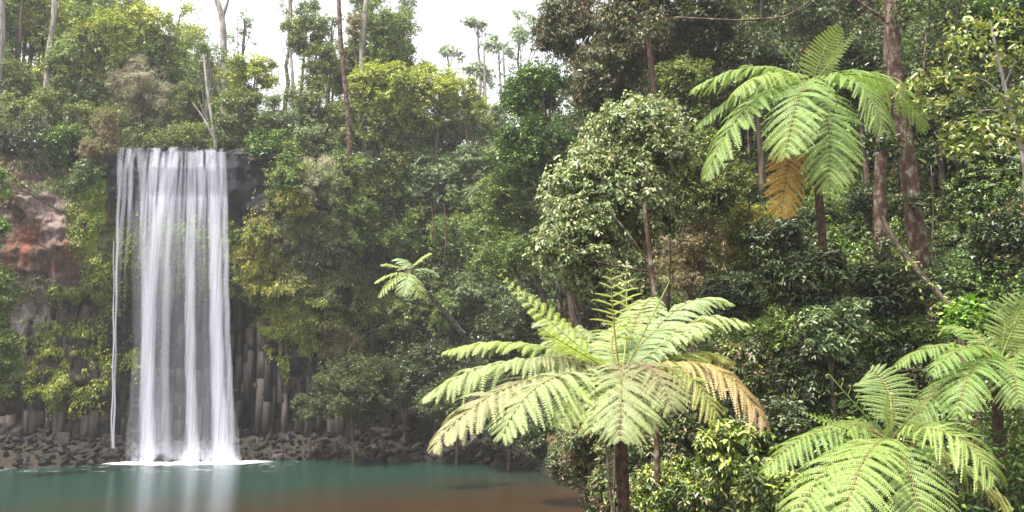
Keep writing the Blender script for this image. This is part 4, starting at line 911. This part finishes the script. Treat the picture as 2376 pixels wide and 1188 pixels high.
def croz(root, pts, r=.012, curl=.06, side=0, seed=0, stalk='stalk_green'):
    """unopened young frond: stalk with curled end and small curled side buds"""
    rng = np.random.default_rng(seed); P_ = [np.array(p, float) for p in pts]; mid = bez(*P_, 40)
    T = nrm(mid[-1]-mid[-3]); U = nrm(np.cross(T, np.array([0, 1., 0])))
    a = np.linspace(0, 7.5, 30); rr = curl*np.exp(-a*.17)
    c0 = mid[-1]+U*curl; sp = c0+np.outer(-np.cos(a)*rr, U)+np.outer(np.sin(a)*rr, T)
    parts = [tube(np.concatenate([mid[:-1], sp]), np.concatenate([np.linspace(r, r*.6, 39), np.linspace(r*.6, r*.45, 30)]), 6)]
    for k in range(side):
        tt = .3+.62*k/side; i = int(tt*39); sgn = 1 if k % 2 else -1; b0 = mid[i]; Tk = nrm(mid[i]-mid[i-1]); Sk = nrm(np.cross(Tk, np.array([0, 1., 0])))*sgn
        ln = .19*(1-tt*.6); q = np.linspace(0, 1, 8)[:, None]; seg = b0+Sk*ln*q+Tk*ln*.5*q
        a = np.linspace(0, 5, 10); rr = ln*.2*np.exp(-a*.15); e = seg[-1]; sp = e+Tk*ln*.2+np.outer(-np.cos(a)*rr, Tk)+np.outer(np.sin(a)*rr, Sk)
        parts.append(tube(np.concatenate([seg[:-1], sp]), np.concatenate([np.full(7, r*.4), np.full(10, r*.55)]), 5))
    v, f = joinVF(parts); return mesh('young_frond', v, f, M[stalk], root, smooth=True)
def fern(px, py, D, base_px, r0, r1, label, trunkmat='fern_trunk', lean=None):
    c = P(px, py, D); b = np.array(lean if lean is not None else P(*base_px)); g_ = gz(b[0], b[1])
    if lean is None: b[2] = g_-.1
    root = empty('tree_fern', b); tag(root, label, 'tree fern')
    t = np.linspace(0, 1, 24)[:, None]; path = b+(c-b)*t+np.array([.04, 0, 0])*np.sin(t*5)
    v, f = tube(path, np.interp(t[:, 0], [0, .1, .85, .95, 1], [r0*1.3, r0, r1, r1*1.3, r1*.5]), 12, .3, 7); mesh('trunk', v, f, M[trunkmat], root, smooth=True)
    # knobbly leaf bases and fibres just under the crown
    rng = np.random.default_rng(int(px)); parts = []
    for k in range(26):
        a = rng.uniform(0, 6.28); h = rng.uniform(-.45, .05); o = c+np.array([math.cos(a)*r1, math.sin(a)*r1, h]); e = o+np.array([math.cos(a)*.1, math.sin(a)*.1, .12])
        parts.append(tube(np.array([o, (o+e)/2+[0, 0, -.02], e]), [.022, .016, .008], 5))
    v, f = joinVF(parts); mesh('leaf_bases', v, f, M['fern_trunk'], root, smooth=True)
    return root, c
R_ = np.random.default_rng(77)
def Q(px, py, D): return P(px, py, D)
# 1. large central tree fern
root, c = fern(1447, 905, 13, (1445, 1300, 13), .095, .085, 'largest tree fern, pale and tan fronds spread wide on a dark trunk by the water')
c = P(1440, 880, 13)
def o(dx=0, dy=0, dz=0): return c+np.array([dx, dy, dz])
G = [  # control points (px,py,D) x3 after the crown, w, c0, c1, npair, droop, extras
 ([(1330, 800, 13.2), (1150, 770, 13.4), (1027, 818, 13.3)], .36, 'fresh', 'fresh', 28, .75, dict(blade=1.1)),
 ([(1330, 820, 12.6), (1150, 800, 12.3), (980, 925, 12.0)], .5, 'grey', 'pale', 28, .7, {}),
 ([(1340, 850, 12.3), (1130, 860, 11.6), (1005, 1040, 11.2)], .62, 'ashy', 'paletan', 28, .45, {}),
 ([(1370, 850, 12.2), (1230, 840, 11.2), (1165, 1015, 10.9)], .58, 'grey', 'pale', 28, .5, {}),
 ([(1400, 860, 12.4), (1330, 860, 11.6), (1300, 990, 11.2)], .42, 'fresh', 'pale', 24, .5, {}),
 ([(1440, 820, 12.2), (1445, 850, 11.4), (1440, 1020, 10.9)], .55, 'ashy', 'pale', 26, .42, {}),
 ([(1480, 830, 12.3), (1520, 820, 11.7), (1560, 950, 11.4)], .48, 'brownish', 'pale', 24, .45, {}),
 ([(1560, 820, 12.9), (1690, 810, 12.5), (1772, 985, 12.2)], .6, 'gold', 'rose', 28, .55, {}),
 ([(1520, 790, 13.5), (1620, 700, 13.8), (1738, 755, 13.6)], .45, 'grey', 'pale', 26, .65, {}),
 ([(1500, 780, 13.9), (1590, 650, 14.6), (1700, 705, 14.8)], .42, 'cool', 'pale', 26, .6, {}),
 ([(1540, 830, 13.3), (1640, 790, 13.8), (1690, 850, 14.0)], .45, 'mid', 'gold', 24, .5, {}),
 ([(1380, 800, 13.8), (1330, 730, 14.4), (1240, 750, 14.8)], .42, 'grey', 'grey', 24, .6, {}),
 ([(1450, 800, 13.6), (1480, 700, 14.6), (1520, 690, 15.2)], .45, 'grey', 'pale', 24, .5, {}),
 ([(1420, 830, 13.2), (1400, 770, 13.6), (1460, 740, 13.4)], .36, 'pale', 'pale', 20, .5, {}),
 ([(1500, 830, 13.2), (1560, 760, 13.2), (1640, 770, 12.9)], .4, 'cool', 'pale', 22, .6, {}),
 ([(1390, 850, 12.9), (1290, 800, 12.6), (1210, 850, 12.2)], .45, 'ashy', 'grey', 24, .55, {}),
 ([(1400, 830, 12.8), (1290, 830, 12.2), (1100, 960, 11.6)], .5, 'ashy', 'pale', 26, .55, {}),
 ([(1420, 850, 12.2), (1390, 860, 11.5), (1370, 1000, 11.1)], .45, 'pale', 'fresh', 24, .5, {}),
 ([(1460, 850, 12.3), (1490, 860, 11.7), (1500, 1000, 11.4)], .42, 'fresh', 'fresh', 24, .5, {}),
 ([(1500, 840, 12.7), (1600, 820, 12.2), (1660, 960, 11.9)], .5, 'mid', 'gold', 26, .5, {}),
 ([(1400, 800, 13.4), (1330, 770, 13.8), (1260, 800, 14.0)], .45, 'cool', 'grey', 24, .55, {}),
 ([(1470, 800, 13.4), (1530, 740, 13.8), (1590, 760, 13.8)], .45, 'cool', 'pale', 24, .55, {}),
]
for cp, w_, a, b, npr, dr, kw in G:
    frond(root, [c+R_.normal(0, .02, 3)]+[Q(*q) for q in cp], w_, a, b, npr, dr, rng=R_, **kw)
# young fronds standing up
frond(root, [c, Q(1330, 800, 12.9), Q(1155, 633, 12.8)], .27, 'lime', 'fresh', 15, .12, face=(.25, -.9, .35), young=.5, rng=R_, start=.25, blade=1.0, stalk='stalk_green')
frond(root, [c, Q(1422, 760, 13), Q(1416, 618, 13)], .44, 'lime', 'fresh', 9, .12, face=(0, -1, .1), young=.25, rng=R_, start=.3, ang=.28, blade=.3, r=.018)
frond(root, [c, Q(1462, 770, 13.5), Q(1450, 628, 13.7)], .42, 'lime', 'lime', 9, .12, face=(.15, -1, .1), young=.25, rng=R_, start=.35, ang=.3, blade=.3, stalk='stalk_green')
croz(root, [c, Q(1500, 760, 12.8), Q(1553, 655, 12.8)], .014, .05, 6, 3)
frond(root, [c, Q(1360, 820, 12.6), Q(1290, 790, 12.2), Q(1255, 760, 12.1)], .3, 'lime', 'fresh', 16, .2, rng=R_, stalk='stalk_green')
# 2. upper right tree fern
root, c = fern(1888, 200, 18.2, (1936, 900, 18.5), .1, .08, 'upper tree fern with fresh green fronds and one hanging dead yellow frond')
c = P(1885, 195, 18.20)
G = [
 ([(1840, 150, 18.55), (1720, 130, 18.77), (1602, 212, 18.55)], 0.410, 'leaf_a', 'leaf_b', 26, .75, {}),
 ([(1840, 170, 17.74), (1770, 150, 17.28), (1702, 218, 16.93)], 0.479, 'leaf_b', 'leaf_b', 24, .7, {}),
 ([(1840, 185, 18.66), (1720, 180, 18.89), (1614, 298, 18.66)], 0.410, 'leaf_c', 'leaf_a', 26, .7, {}),
 ([(1830, 190, 17.74), (1720, 190, 17.16), (1636, 415, 16.93)], 0.547, 'leaf_a', 'leaf_b', 26, .55, {}),
 ([(1875, 170, 17.39), (1850, 190, 16.59), (1822, 362, 16.25)], 0.593, 'leaf_a', 'leaf_b', 25, .42, {}),
 ([(1900, 190, 17.62), (1935, 240, 17.05), (1922, 440, 16.93)], 0.570, 'leaf_a', 'leaf_b', 26, .4, {}),
 ([(1925, 165, 17.74), (2010, 160, 17.16), (2050, 305, 16.93)], 0.627, 'leaf_a', 'leaf_b', 26, .5, {}),
 ([(1930, 165, 18.32), (2070, 140, 18.20), (2150, 295, 18.09)], 0.570, 'leaf_a', 'leaf_b', 27, .55, {}),
 ([(1920, 175, 18.89), (1990, 150, 19.46), (2060, 215, 19.81)], 0.479, 'leaf_a', 'leaf_a', 24, .5, {}),
 ([(1860, 190, 18.89), (1790, 170, 19.35), (1740, 250, 19.58)], 0.479, 'leaf_c', 'leaf_a', 24, .5, {}),
]
for cp, w_, a, b, npr, dr, kw in G:
    frond(root, [c+R_.normal(0, .02, 3)]+[Q(*q) for q in cp], w_*1.15, a, b, npr, dr, rng=R_, **kw)
frond(root, [c, Q(1905, 110, 18.09), Q(1950, 62, 17.74)], 0.524, 'leaf_b', 'leaf_b', 18, .05, face=(.35, -1, .25), rng=R_, start=.12, ang=.12, young=.15, stalk='stalk_green', npp=25)
frond(root, [c, Q(1930, 140, 18.32), Q(1998, 60, 18.20)], 0.137, 'leaf_b', 'leaf_b', 16, .1, face=(.35, -1, .25), rng=R_, start=.3, young=.3, stalk='stalk_green')
croz(root, [c, Q(1850, 150, 18.20), Q(1806, 95, 18.20)], .012, .05, 9, 6)
fd = frond(root, [c, Q(1850, 230, 17.74), Q(1830, 360, 17.62), Q(1812, 502, 17.39)], 0.479, 'rustd', 'dead', 22, .35, face=(.1, -1, .1), rng=R_, start=.38)
tag(fd, 'dead golden-brown hanging frond')
# 3. lower right tree fern
root, c = fern(2068, 1030, 12, (2070, 1400, 12), .1, .09, 'lower tree fern with yellow-green fronds at the bottom right')
c = P(2066, 1022, 12)
G = [
 ([(2020, 985, 12.1), (1900, 950, 11.8), (1772, 1092, 11.5)], .42, 'leaf_a', 'leaf_b', 26, .7, {}),
 ([(2020, 1010, 11.6), (1900, 1040, 11.0), (1845, 1230, 10.5)], .5, 'leaf_b', 'leaf_b', 27, .5, {}),
 ([(2040, 1010, 11.4), (1990, 1040, 10.6), (1950, 1245, 10.2)], .5, 'leaf_b', 'leaf_b', 28, .35, {}),
 ([(2080, 1020, 11.5), (2110, 1070, 10.8), (2150, 1260, 10.5)], .5, 'leaf_a', 'leaf_b', 27, .4, {}),
 ([(2110, 985, 11.6), (2220, 960, 11.1), (2305, 1112, 10.8)], .55, 'leaf_b', 'leaf_b', 27, .5, {}),
 ([(2110, 1020, 12), (2240, 1040, 11.9), (2340, 1190, 11.8)], .42, 'leaf_a', 'gold', 25, .5, {}),
 ([(2120, 1000, 12.5), (2160, 960, 12.9), (2215, 985, 13.2)], .36, 'leaf_a', 'leaf_a', 22, .5, {}),
 ([(2030, 1000, 12.5), (1990, 960, 12.9), (1930, 985, 13.2)], .36, 'leaf_c', 'leaf_a', 22, .5, {}),
 ([(2066, 1030, 11.7), (2060, 1060, 11.3), (2040, 1130, 11.1)], .36, 'leaf_c', 'leaf_a', 20, .4, {}),
]
for cp, w_, a, b, npr, dr, kw in G:
    frond(root, [c+R_.normal(0, .02, 3)]+[Q(*q) for q in cp], w_, a, b, npr, dr, rng=R_, **kw)
frond(root, [c, Q(2072, 960, 12.2), Q(2075, 880, 12.6), Q(2018, 858, 12.9)], .42, 'leaf_c', 'leaf_a', 20, .2, face=(-.1, -1, .2), rng=R_, start=.2, ang=.1, npp=25)
frond(root, [c, Q(2066, 985, 11.7), Q(2052, 950, 11.4)], .34, 'leaf_b', 'leaf_b', 12, .1, face=(0, -1, .5), rng=R_, start=.15, ang=.3, stalk='stalk_green')
frond(root, [c, Q(1960, 1000, 11.7), Q(1850, 952, 11.4)], .14, 'leaf_b', 'leaf_b', 18, .1, face=(0, -1, .5), rng=R_, start=.2, young=.4, stalk='stalk_green')
croz(root, [c, Q(2010, 970, 11.8), Q(1925, 870, 11.6)], .011, .035, 11, 9)
croz(root, [c, Q(2110, 970, 11.9), Q(2168, 898, 11.9)], .01, .03, 7, 12, 'stalk')
# 4. right tree fern
root, c = fern(2318, 850, 14, (2324, 1400, 14), .085, .08, 'tree fern at the right edge with a thin reddish-dark trunk behind the lower one')
c = P(2318, 842, 14)
G = [
 ([(2260, 790, 14.1), (2170, 780, 13.9), (2076, 850, 13.7)], .34, 'leaf_a', 'leaf_a', 25, .6, {}),
 ([(2280, 780, 14.5), (2220, 730, 14.8), (2178, 775, 14.9)], .3, 'leaf_a', 'leaf_a', 20, .5, {}),
 ([(2270, 830, 13.6), (2190, 860, 13.2), (2110, 1000, 13.0)], .42, 'leaf_c', 'leaf_a', 25, .5, {}),
 ([(2290, 820, 13.4), (2240, 830, 12.8), (2222, 962, 12.5)], .48, 'leaf_a', 'leaf_a', 25, .45, {}),
 ([(2330, 820, 13.4), (2350, 840, 12.9), (2368, 940, 12.7)], .46, 'leaf_a', 'leaf_a', 24, .45, {}),
 ([(2360, 810, 13.9), (2440, 800, 13.8), (2500, 900, 13.8)], .42, 'leaf_a', 'leaf_a', 24, .5, {}),
 ([(2290, 800, 13.4), (2220, 780, 13.1), (2160, 870, 12.9)], .36, 'leaf_a', 'leaf_a', 24, .5, {}),
 ([(2350, 860, 14.4), (2420, 860, 14.8), (2450, 960, 15)], .36, 'leaf_c', 'leaf_a', 22, .5, {}),
]
for cp, w_, a, b, npr, dr, kw in G:
    frond(root, [c+R_.normal(0, .02, 3)]+[Q(*q) for q in cp], w_, a, b, npr, dr, rng=R_, **kw)
frond(root, [c, Q(2345, 770, 13.9), Q(2385, 690, 13.7)], .42, 'leaf_b', 'leaf_b', 18, .15, face=(-.1, -1, .4), rng=R_, start=.2, ang=.2, stalk='stalk_green')
frond(root, [c, Q(2370, 800, 13.9), Q(2430, 740, 13.7)], .4, 'leaf_b', 'leaf_b', 18, .15, face=(-.1, -1, .4), rng=R_, start=.2, ang=.2, stalk='stalk_green')
croz(root, [c, Q(2330, 790, 13.8), Q(2332, 745, 13.8)], .01, .04, 5, 14)
croz(root, [c, Q(2280, 780, 13.8), Q(2255, 735, 13.8)], .01, .04, 5, 15)
# 5. small tree fern leaning from the far slope
bx = P(1075, 775, 40.5)
root, c = fern(950, 632, 39, None, .11, .09, 'small pale green tree fern leaning out over the far slope on a speckled trunk', 'scar_trunk', lean=bx)
c = P(948, 632, 39)
for cp, w_, a, b in [([(965, 600, 39.2), (1000, 588, 39.3)], .42, 'fresh', 'fresh'), ([(985, 612, 39.2), (1018, 640, 39.3)], .45, 'cool', 'cool'), ([(965, 650, 38.3), (978, 690, 38.1)], .5, 'fresh', 'fresh'),
                     ([(945, 640, 38), (935, 685, 37.8)], .5, 'cool', 'fresh'), ([(905, 630, 38.6), (870, 655, 38.5)], .45, 'fresh', 'fresh'), ([(910, 640, 38.3), (880, 688, 38.1)], .48, 'fresh', 'fresh'),
                     ([(920, 612, 39.3), (885, 614, 39.4)], .4, 'fresh', 'fresh'), ([(940, 590, 39.8), (915, 605, 40.4)], .4, 'cool', 'cool')]:
    frond(root, [c]+[Q(*q) for q in cp], w_, a, b, 18, .45, rng=R_, npp=9, r=.02)

# ------------------------------------------------------------------ what nobody could count: undergrowth, far wood, cliff ferns, litter
def scatter(name, label, n_, xr, yr, hmax, pal_w, Ln, W, k, seed, dens_pow=2, cond=None, droop=.45, fine=False, mat='gloss', upw=.8, scale_d=True):
    rng = np.random.default_rng(seed); X = []; 
    x = rng.uniform(*xr, n_*5); y = yr[0]+(yr[1]-yr[0])*rng.random(n_*5); z, d = terrain(x, y)
    h = rng.random(len(x))**1.3*hmax*(.45+1.1*vnoise(np.stack([x*.45, y*.45, x*0], -1), 33))
    pos = np.stack([x, y, z+h+.05], -1); px, py = to_px(pos)
    w_ = (yr[0]/y)**dens_pow
    ok = (d > .35) & (px > -80) & (px < 2460) & (py > -60) & (py < 1260) & (rng.random(len(x)) < w_/w_.max())
    if cond is not None: ok &= cond(x, y, d, px, py)
    pos = pos[ok][:n_]
    parts = []; ncl = vnoise(pos*.55, 44); own = (ncl*.999*len(pal_w)).astype(int) if len(pal_w) > 1 else np.zeros(len(pos), int)
    own = np.where(rng.random(len(pos)) < .25, rng.integers(0, len(pal_w), len(pos)), np.clip(((ncl-.2)/.6*len(pal_w)).astype(int), 0, len(pal_w)-1))
    for i, pal in enumerate(pal_w):
        s = pos[own == i]
        if len(s) == 0: continue
        out = nrm(rng.normal(0, .7, (len(s), 3))+np.array([-.25, -.45, .6]))
        parts.append(sprays(rng, s, out, k, Ln, W, droop, pal, fine, upw=upw))
    v, f, c = join(parts); ob = mesh(name, v, f, M[mat], None, cols=c); tag(ob, label, kind='stuff'); return len(pos)
scatter('undergrowth', 'dense low undergrowth covering the near right bank', 36000, (-2, 22), (13, 30), 2.6, ['deep', 'red', 'dark', 'mid'], .1, .045, 7, 1, cond=lambda x, y, d, px, py: (x > .104*y+.25) & ((y > 17) | (x > 5.2)), fine=False)
scatter('undergrowth', 'dense undergrowth on the right hillside', 30000, (-2, 38), (28, 50), 3.2, ['deep', 'mid', 'olive', 'deep'], .15, .065, 6, 2, cond=lambda x, y, d, px, py: (d > 1.5) & ((d > 4.3) | (y < 46)))
scatter('undergrowth', 'dense undergrowth on the far slope and plateau', 40000, (-40, 16), (49, 70), 2.4, ['olive', 'mid', 'sage', 'deep'], .17, .07, 6, 3, mat='leaf', cond=lambda x, y, d, px, py: ((x > -10.5) | (d > 6.3)) & (d > 4.3) & ~((px > 265) & (px < 545) & (y < 56)))
# far wood: massed crowns with their stems behind the trees one can tell apart
rng = np.random.default_rng(9); parts = []; stems = []
def wood(n_, xr, yr, hr, rr, pals, Ln, seed, cond=None, per=190):
    rng = np.random.default_rng(seed); k_ = 0
    while k_ < n_:
        x = rng.uniform(*xr); y = rng.uniform(*yr)
        if cond and not cond(x, y): continue
        z = gz(x, y); h = rng.uniform(*hr); r = rng.uniform(*rr); c = np.array([x, y, z+h])
        px, py = to_px(c)
        if px < -150 or px > 2520 or py < -260: k_ += 1; continue
        pal = pals[rng.integers(0, len(pals))]
        (v, f, cc_), lc, lr = crown(rng, c, (r, r, r*1.1), 5, per, 6, Ln, Ln*.45, .4, pal)
        parts.append((v, f, cc_)); stems.append(tube(np.array([[x, y, z-.3], [x+rng.normal(0, .2), y, z+h*.5], [x+rng.normal(0, .3), y, z+h+r*.5]]), [.16, .12, .05], 6)); k_ += 1
wood(95, (3, 42), (31, 52), (3, 13), (1.6, 2.9), ['deep', 'rust', 'olive', 'dark', 'deep'], .19, 1, cond=lambda x, y: x > 4+(45-y)*.05 and (x-3.3) > .12*y-1)
wood(60, (2.8, 18), (42, 56), (5, 17), (1.8, 3), ['deep', 'rust', 'dark', 'shaded_olive'], .2, 11)
wood(120, (-50, -24), (58, 80), (1.5, 12), (1.8, 3), ['olive', 'sage', 'mid', 'ygreen'], .2, 2)
wood(38, (-24, -8), (57, 68), (.5, 3), (1.2, 2), ['olive', 'sage', 'mid', 'ygreen'], .2, 7, cond=lambda x, y: not (-23 < x*56/y < -19.5))
wood(24, (-16, -8), (60, 72), (3, 12), (1.2, 2.2), ['olive', 'sage', 'mid'], .2, 8)
wood(20, (-10, 8), (58, 72), (2, 5), (1.6, 2.6), ['olive', 'ygreen', 'sage'], .2, 3)
wood(270, (2.5, 34), (22, 50), (.6, 5), (1.0, 2.1), ['deep', 'mid', 'olive', 'deep', 'dark'], .13, 4, per=130, cond=lambda x, y: shore_d(np.array([x]), np.array([y]))[0] > (2.5 if y < 45 else 6))
wood(60, (-10, 4), (50, 62), (.4, 2.2), (1.0, 1.9), ['olive', 'mid', 'deep', 'sage'], .16, 5, per=130, cond=lambda x, y: shore_d(np.array([x]), np.array([y]))[0] > 6)
v, f, c_ = join(parts); ob = mesh('forest', v, f, M['leaf'], None, cols=c_); tag(ob, 'far massed forest crowns closing the view', kind='stuff')
v, f = joinVF(stems); st = mesh('forest_stems', v, f, M['brown_bark'], None, smooth=True); tag(st, 'dark stems inside the far massed forest', kind='stuff')
# ferns and mosses hanging on the rock face
rng = np.random.default_rng(21); parts = []
PT = [(210, 490, 32, 85, 'moss', 600), (200, 430, 50, 40, 'bright', 300), (240, 640, 35, 60, 'moss', 300), (150, 800, 90, 60, 'moss', 900), (150, 880, 85, 75, 'moss', 1000), (130, 680, 100, 18, 'moss', 380), (215, 690, 50, 40, 'olive', 300),
      (60, 395, 90, 38, 'brown', 450), (330, 570, 60, 60, 'moss', 420), (430, 600, 110, 80, 'moss', 1000), (500, 640, 70, 50, 'olive', 400), (430, 540, 120, 30, 'bright', 260), (310, 835, 38, 38, 'moss', 260), (600, 590, 70, 85, 'gold', 900), (640, 650, 70, 50, 'gold', 500),
      (680, 600, 70, 110, 'deep', 900), (730, 520, 60, 120, 'deep', 800), (600, 540, 25, 30, 'moss', 120), (690, 720, 75, 45, 'moss', 1000), (660, 790, 75, 25, 'moss', 600), (620, 740, 50, 30, 'gold', 300), (690, 830, 60, 14, 'moss', 300), (645, 850, 12, 30, 'moss', 120),
      (60, 650, 60, 14, 'olive', 100), (30, 770, 30, 60, 'olive', 120), (760, 640, 60, 60, 'rust', 500), (740, 800, 50, 60, 'brown', 400), (640, 660, 100, 16, 'gold', 200), (40, 470, 50, 20, 'brown', 40), (760, 580, 60, 160, 'olive', 700), (590, 690, 60, 14, 'olive', 160),
      (670, 480, 45, 60, 'olive', 400), (700, 420, 80, 80, 'olive', 500), (100, 380, 110, 30, 'deep', 600), (150, 430, 100, 22, 'mid', 260),
 (790, 430, 70, 100, 'olive', 900), (800, 560, 60, 120, 'deep', 1000), (810, 700, 50, 100, 'mid', 700), (780, 860, 50, 80, 'olive', 500), (720, 380, 80, 40, 'mid', 400), (850, 450, 50, 120, 'olive', 600)]
for (cx, cy_, rx, ry, pal, n_) in PT:
    n_ = int(n_*1.15); a = rng.uniform(0, 6.28, n_); q = np.sqrt(rng.random(n_))*(1+.25*rng.normal(0, 1, n_)); px = cx+np.cos(a)*q*rx; py = cy_+np.sin(a)*q*ry
    z = z_at(py, 52.); x = (px-1188)/F*52*np.interp(py, [345, 1078], [1/.98, 1/1.02]); y0 = cliff_y(px, z); y = y0+cliff_disp(x, z, px, py)
    keep = (z < 18) & (fbm(np.stack([x*1.6, z*1.6, x*0], -1), 3, 51) > .4)
    pos = np.stack([x, y-.04-rng.random(n_)*.22, z], -1)[keep]
    out = nrm(rng.normal(0, .45, pos.shape)+np.array([0, -.9, -.1]))
    parts.append(sprays(rng, pos, out, 6, .17, .05, .95, pal, False, twig=1.9, upw=.5))
v, f, c_ = join(parts); ob = mesh('cliff_ferns', v, f, M['leaf'], None, cols=c_); tag(ob, 'small hanging ferns and moss growing all over the rock face', kind='stuff')

# added haze, stands in for sky flare that pales the far trees
hm, n, out = newmat('haze'); pv = n.nodes.new('ShaderNodeVolumePrincipled'); pv.inputs['Density'].default_value = .0006; pv.inputs['Color'].default_value = (1, 1, 1, 1); pv.inputs['Anisotropy'].default_value = .2
n.links.new(pv.outputs[0], out.inputs['Volume'])
hv = np.array([(x, y, z) for x in (-420, 420) for y in (-330, 440) for z in (-3, 58)], float)
hz = mesh('haze', hv, np.array([[0, 1, 3, 2], [4, 6, 7, 5], [0, 4, 5, 1], [2, 3, 7, 6], [0, 2, 6, 4], [1, 5, 7, 3]]), hm); tag(hz, 'thin added haze paling the far trees', kind='stuff')
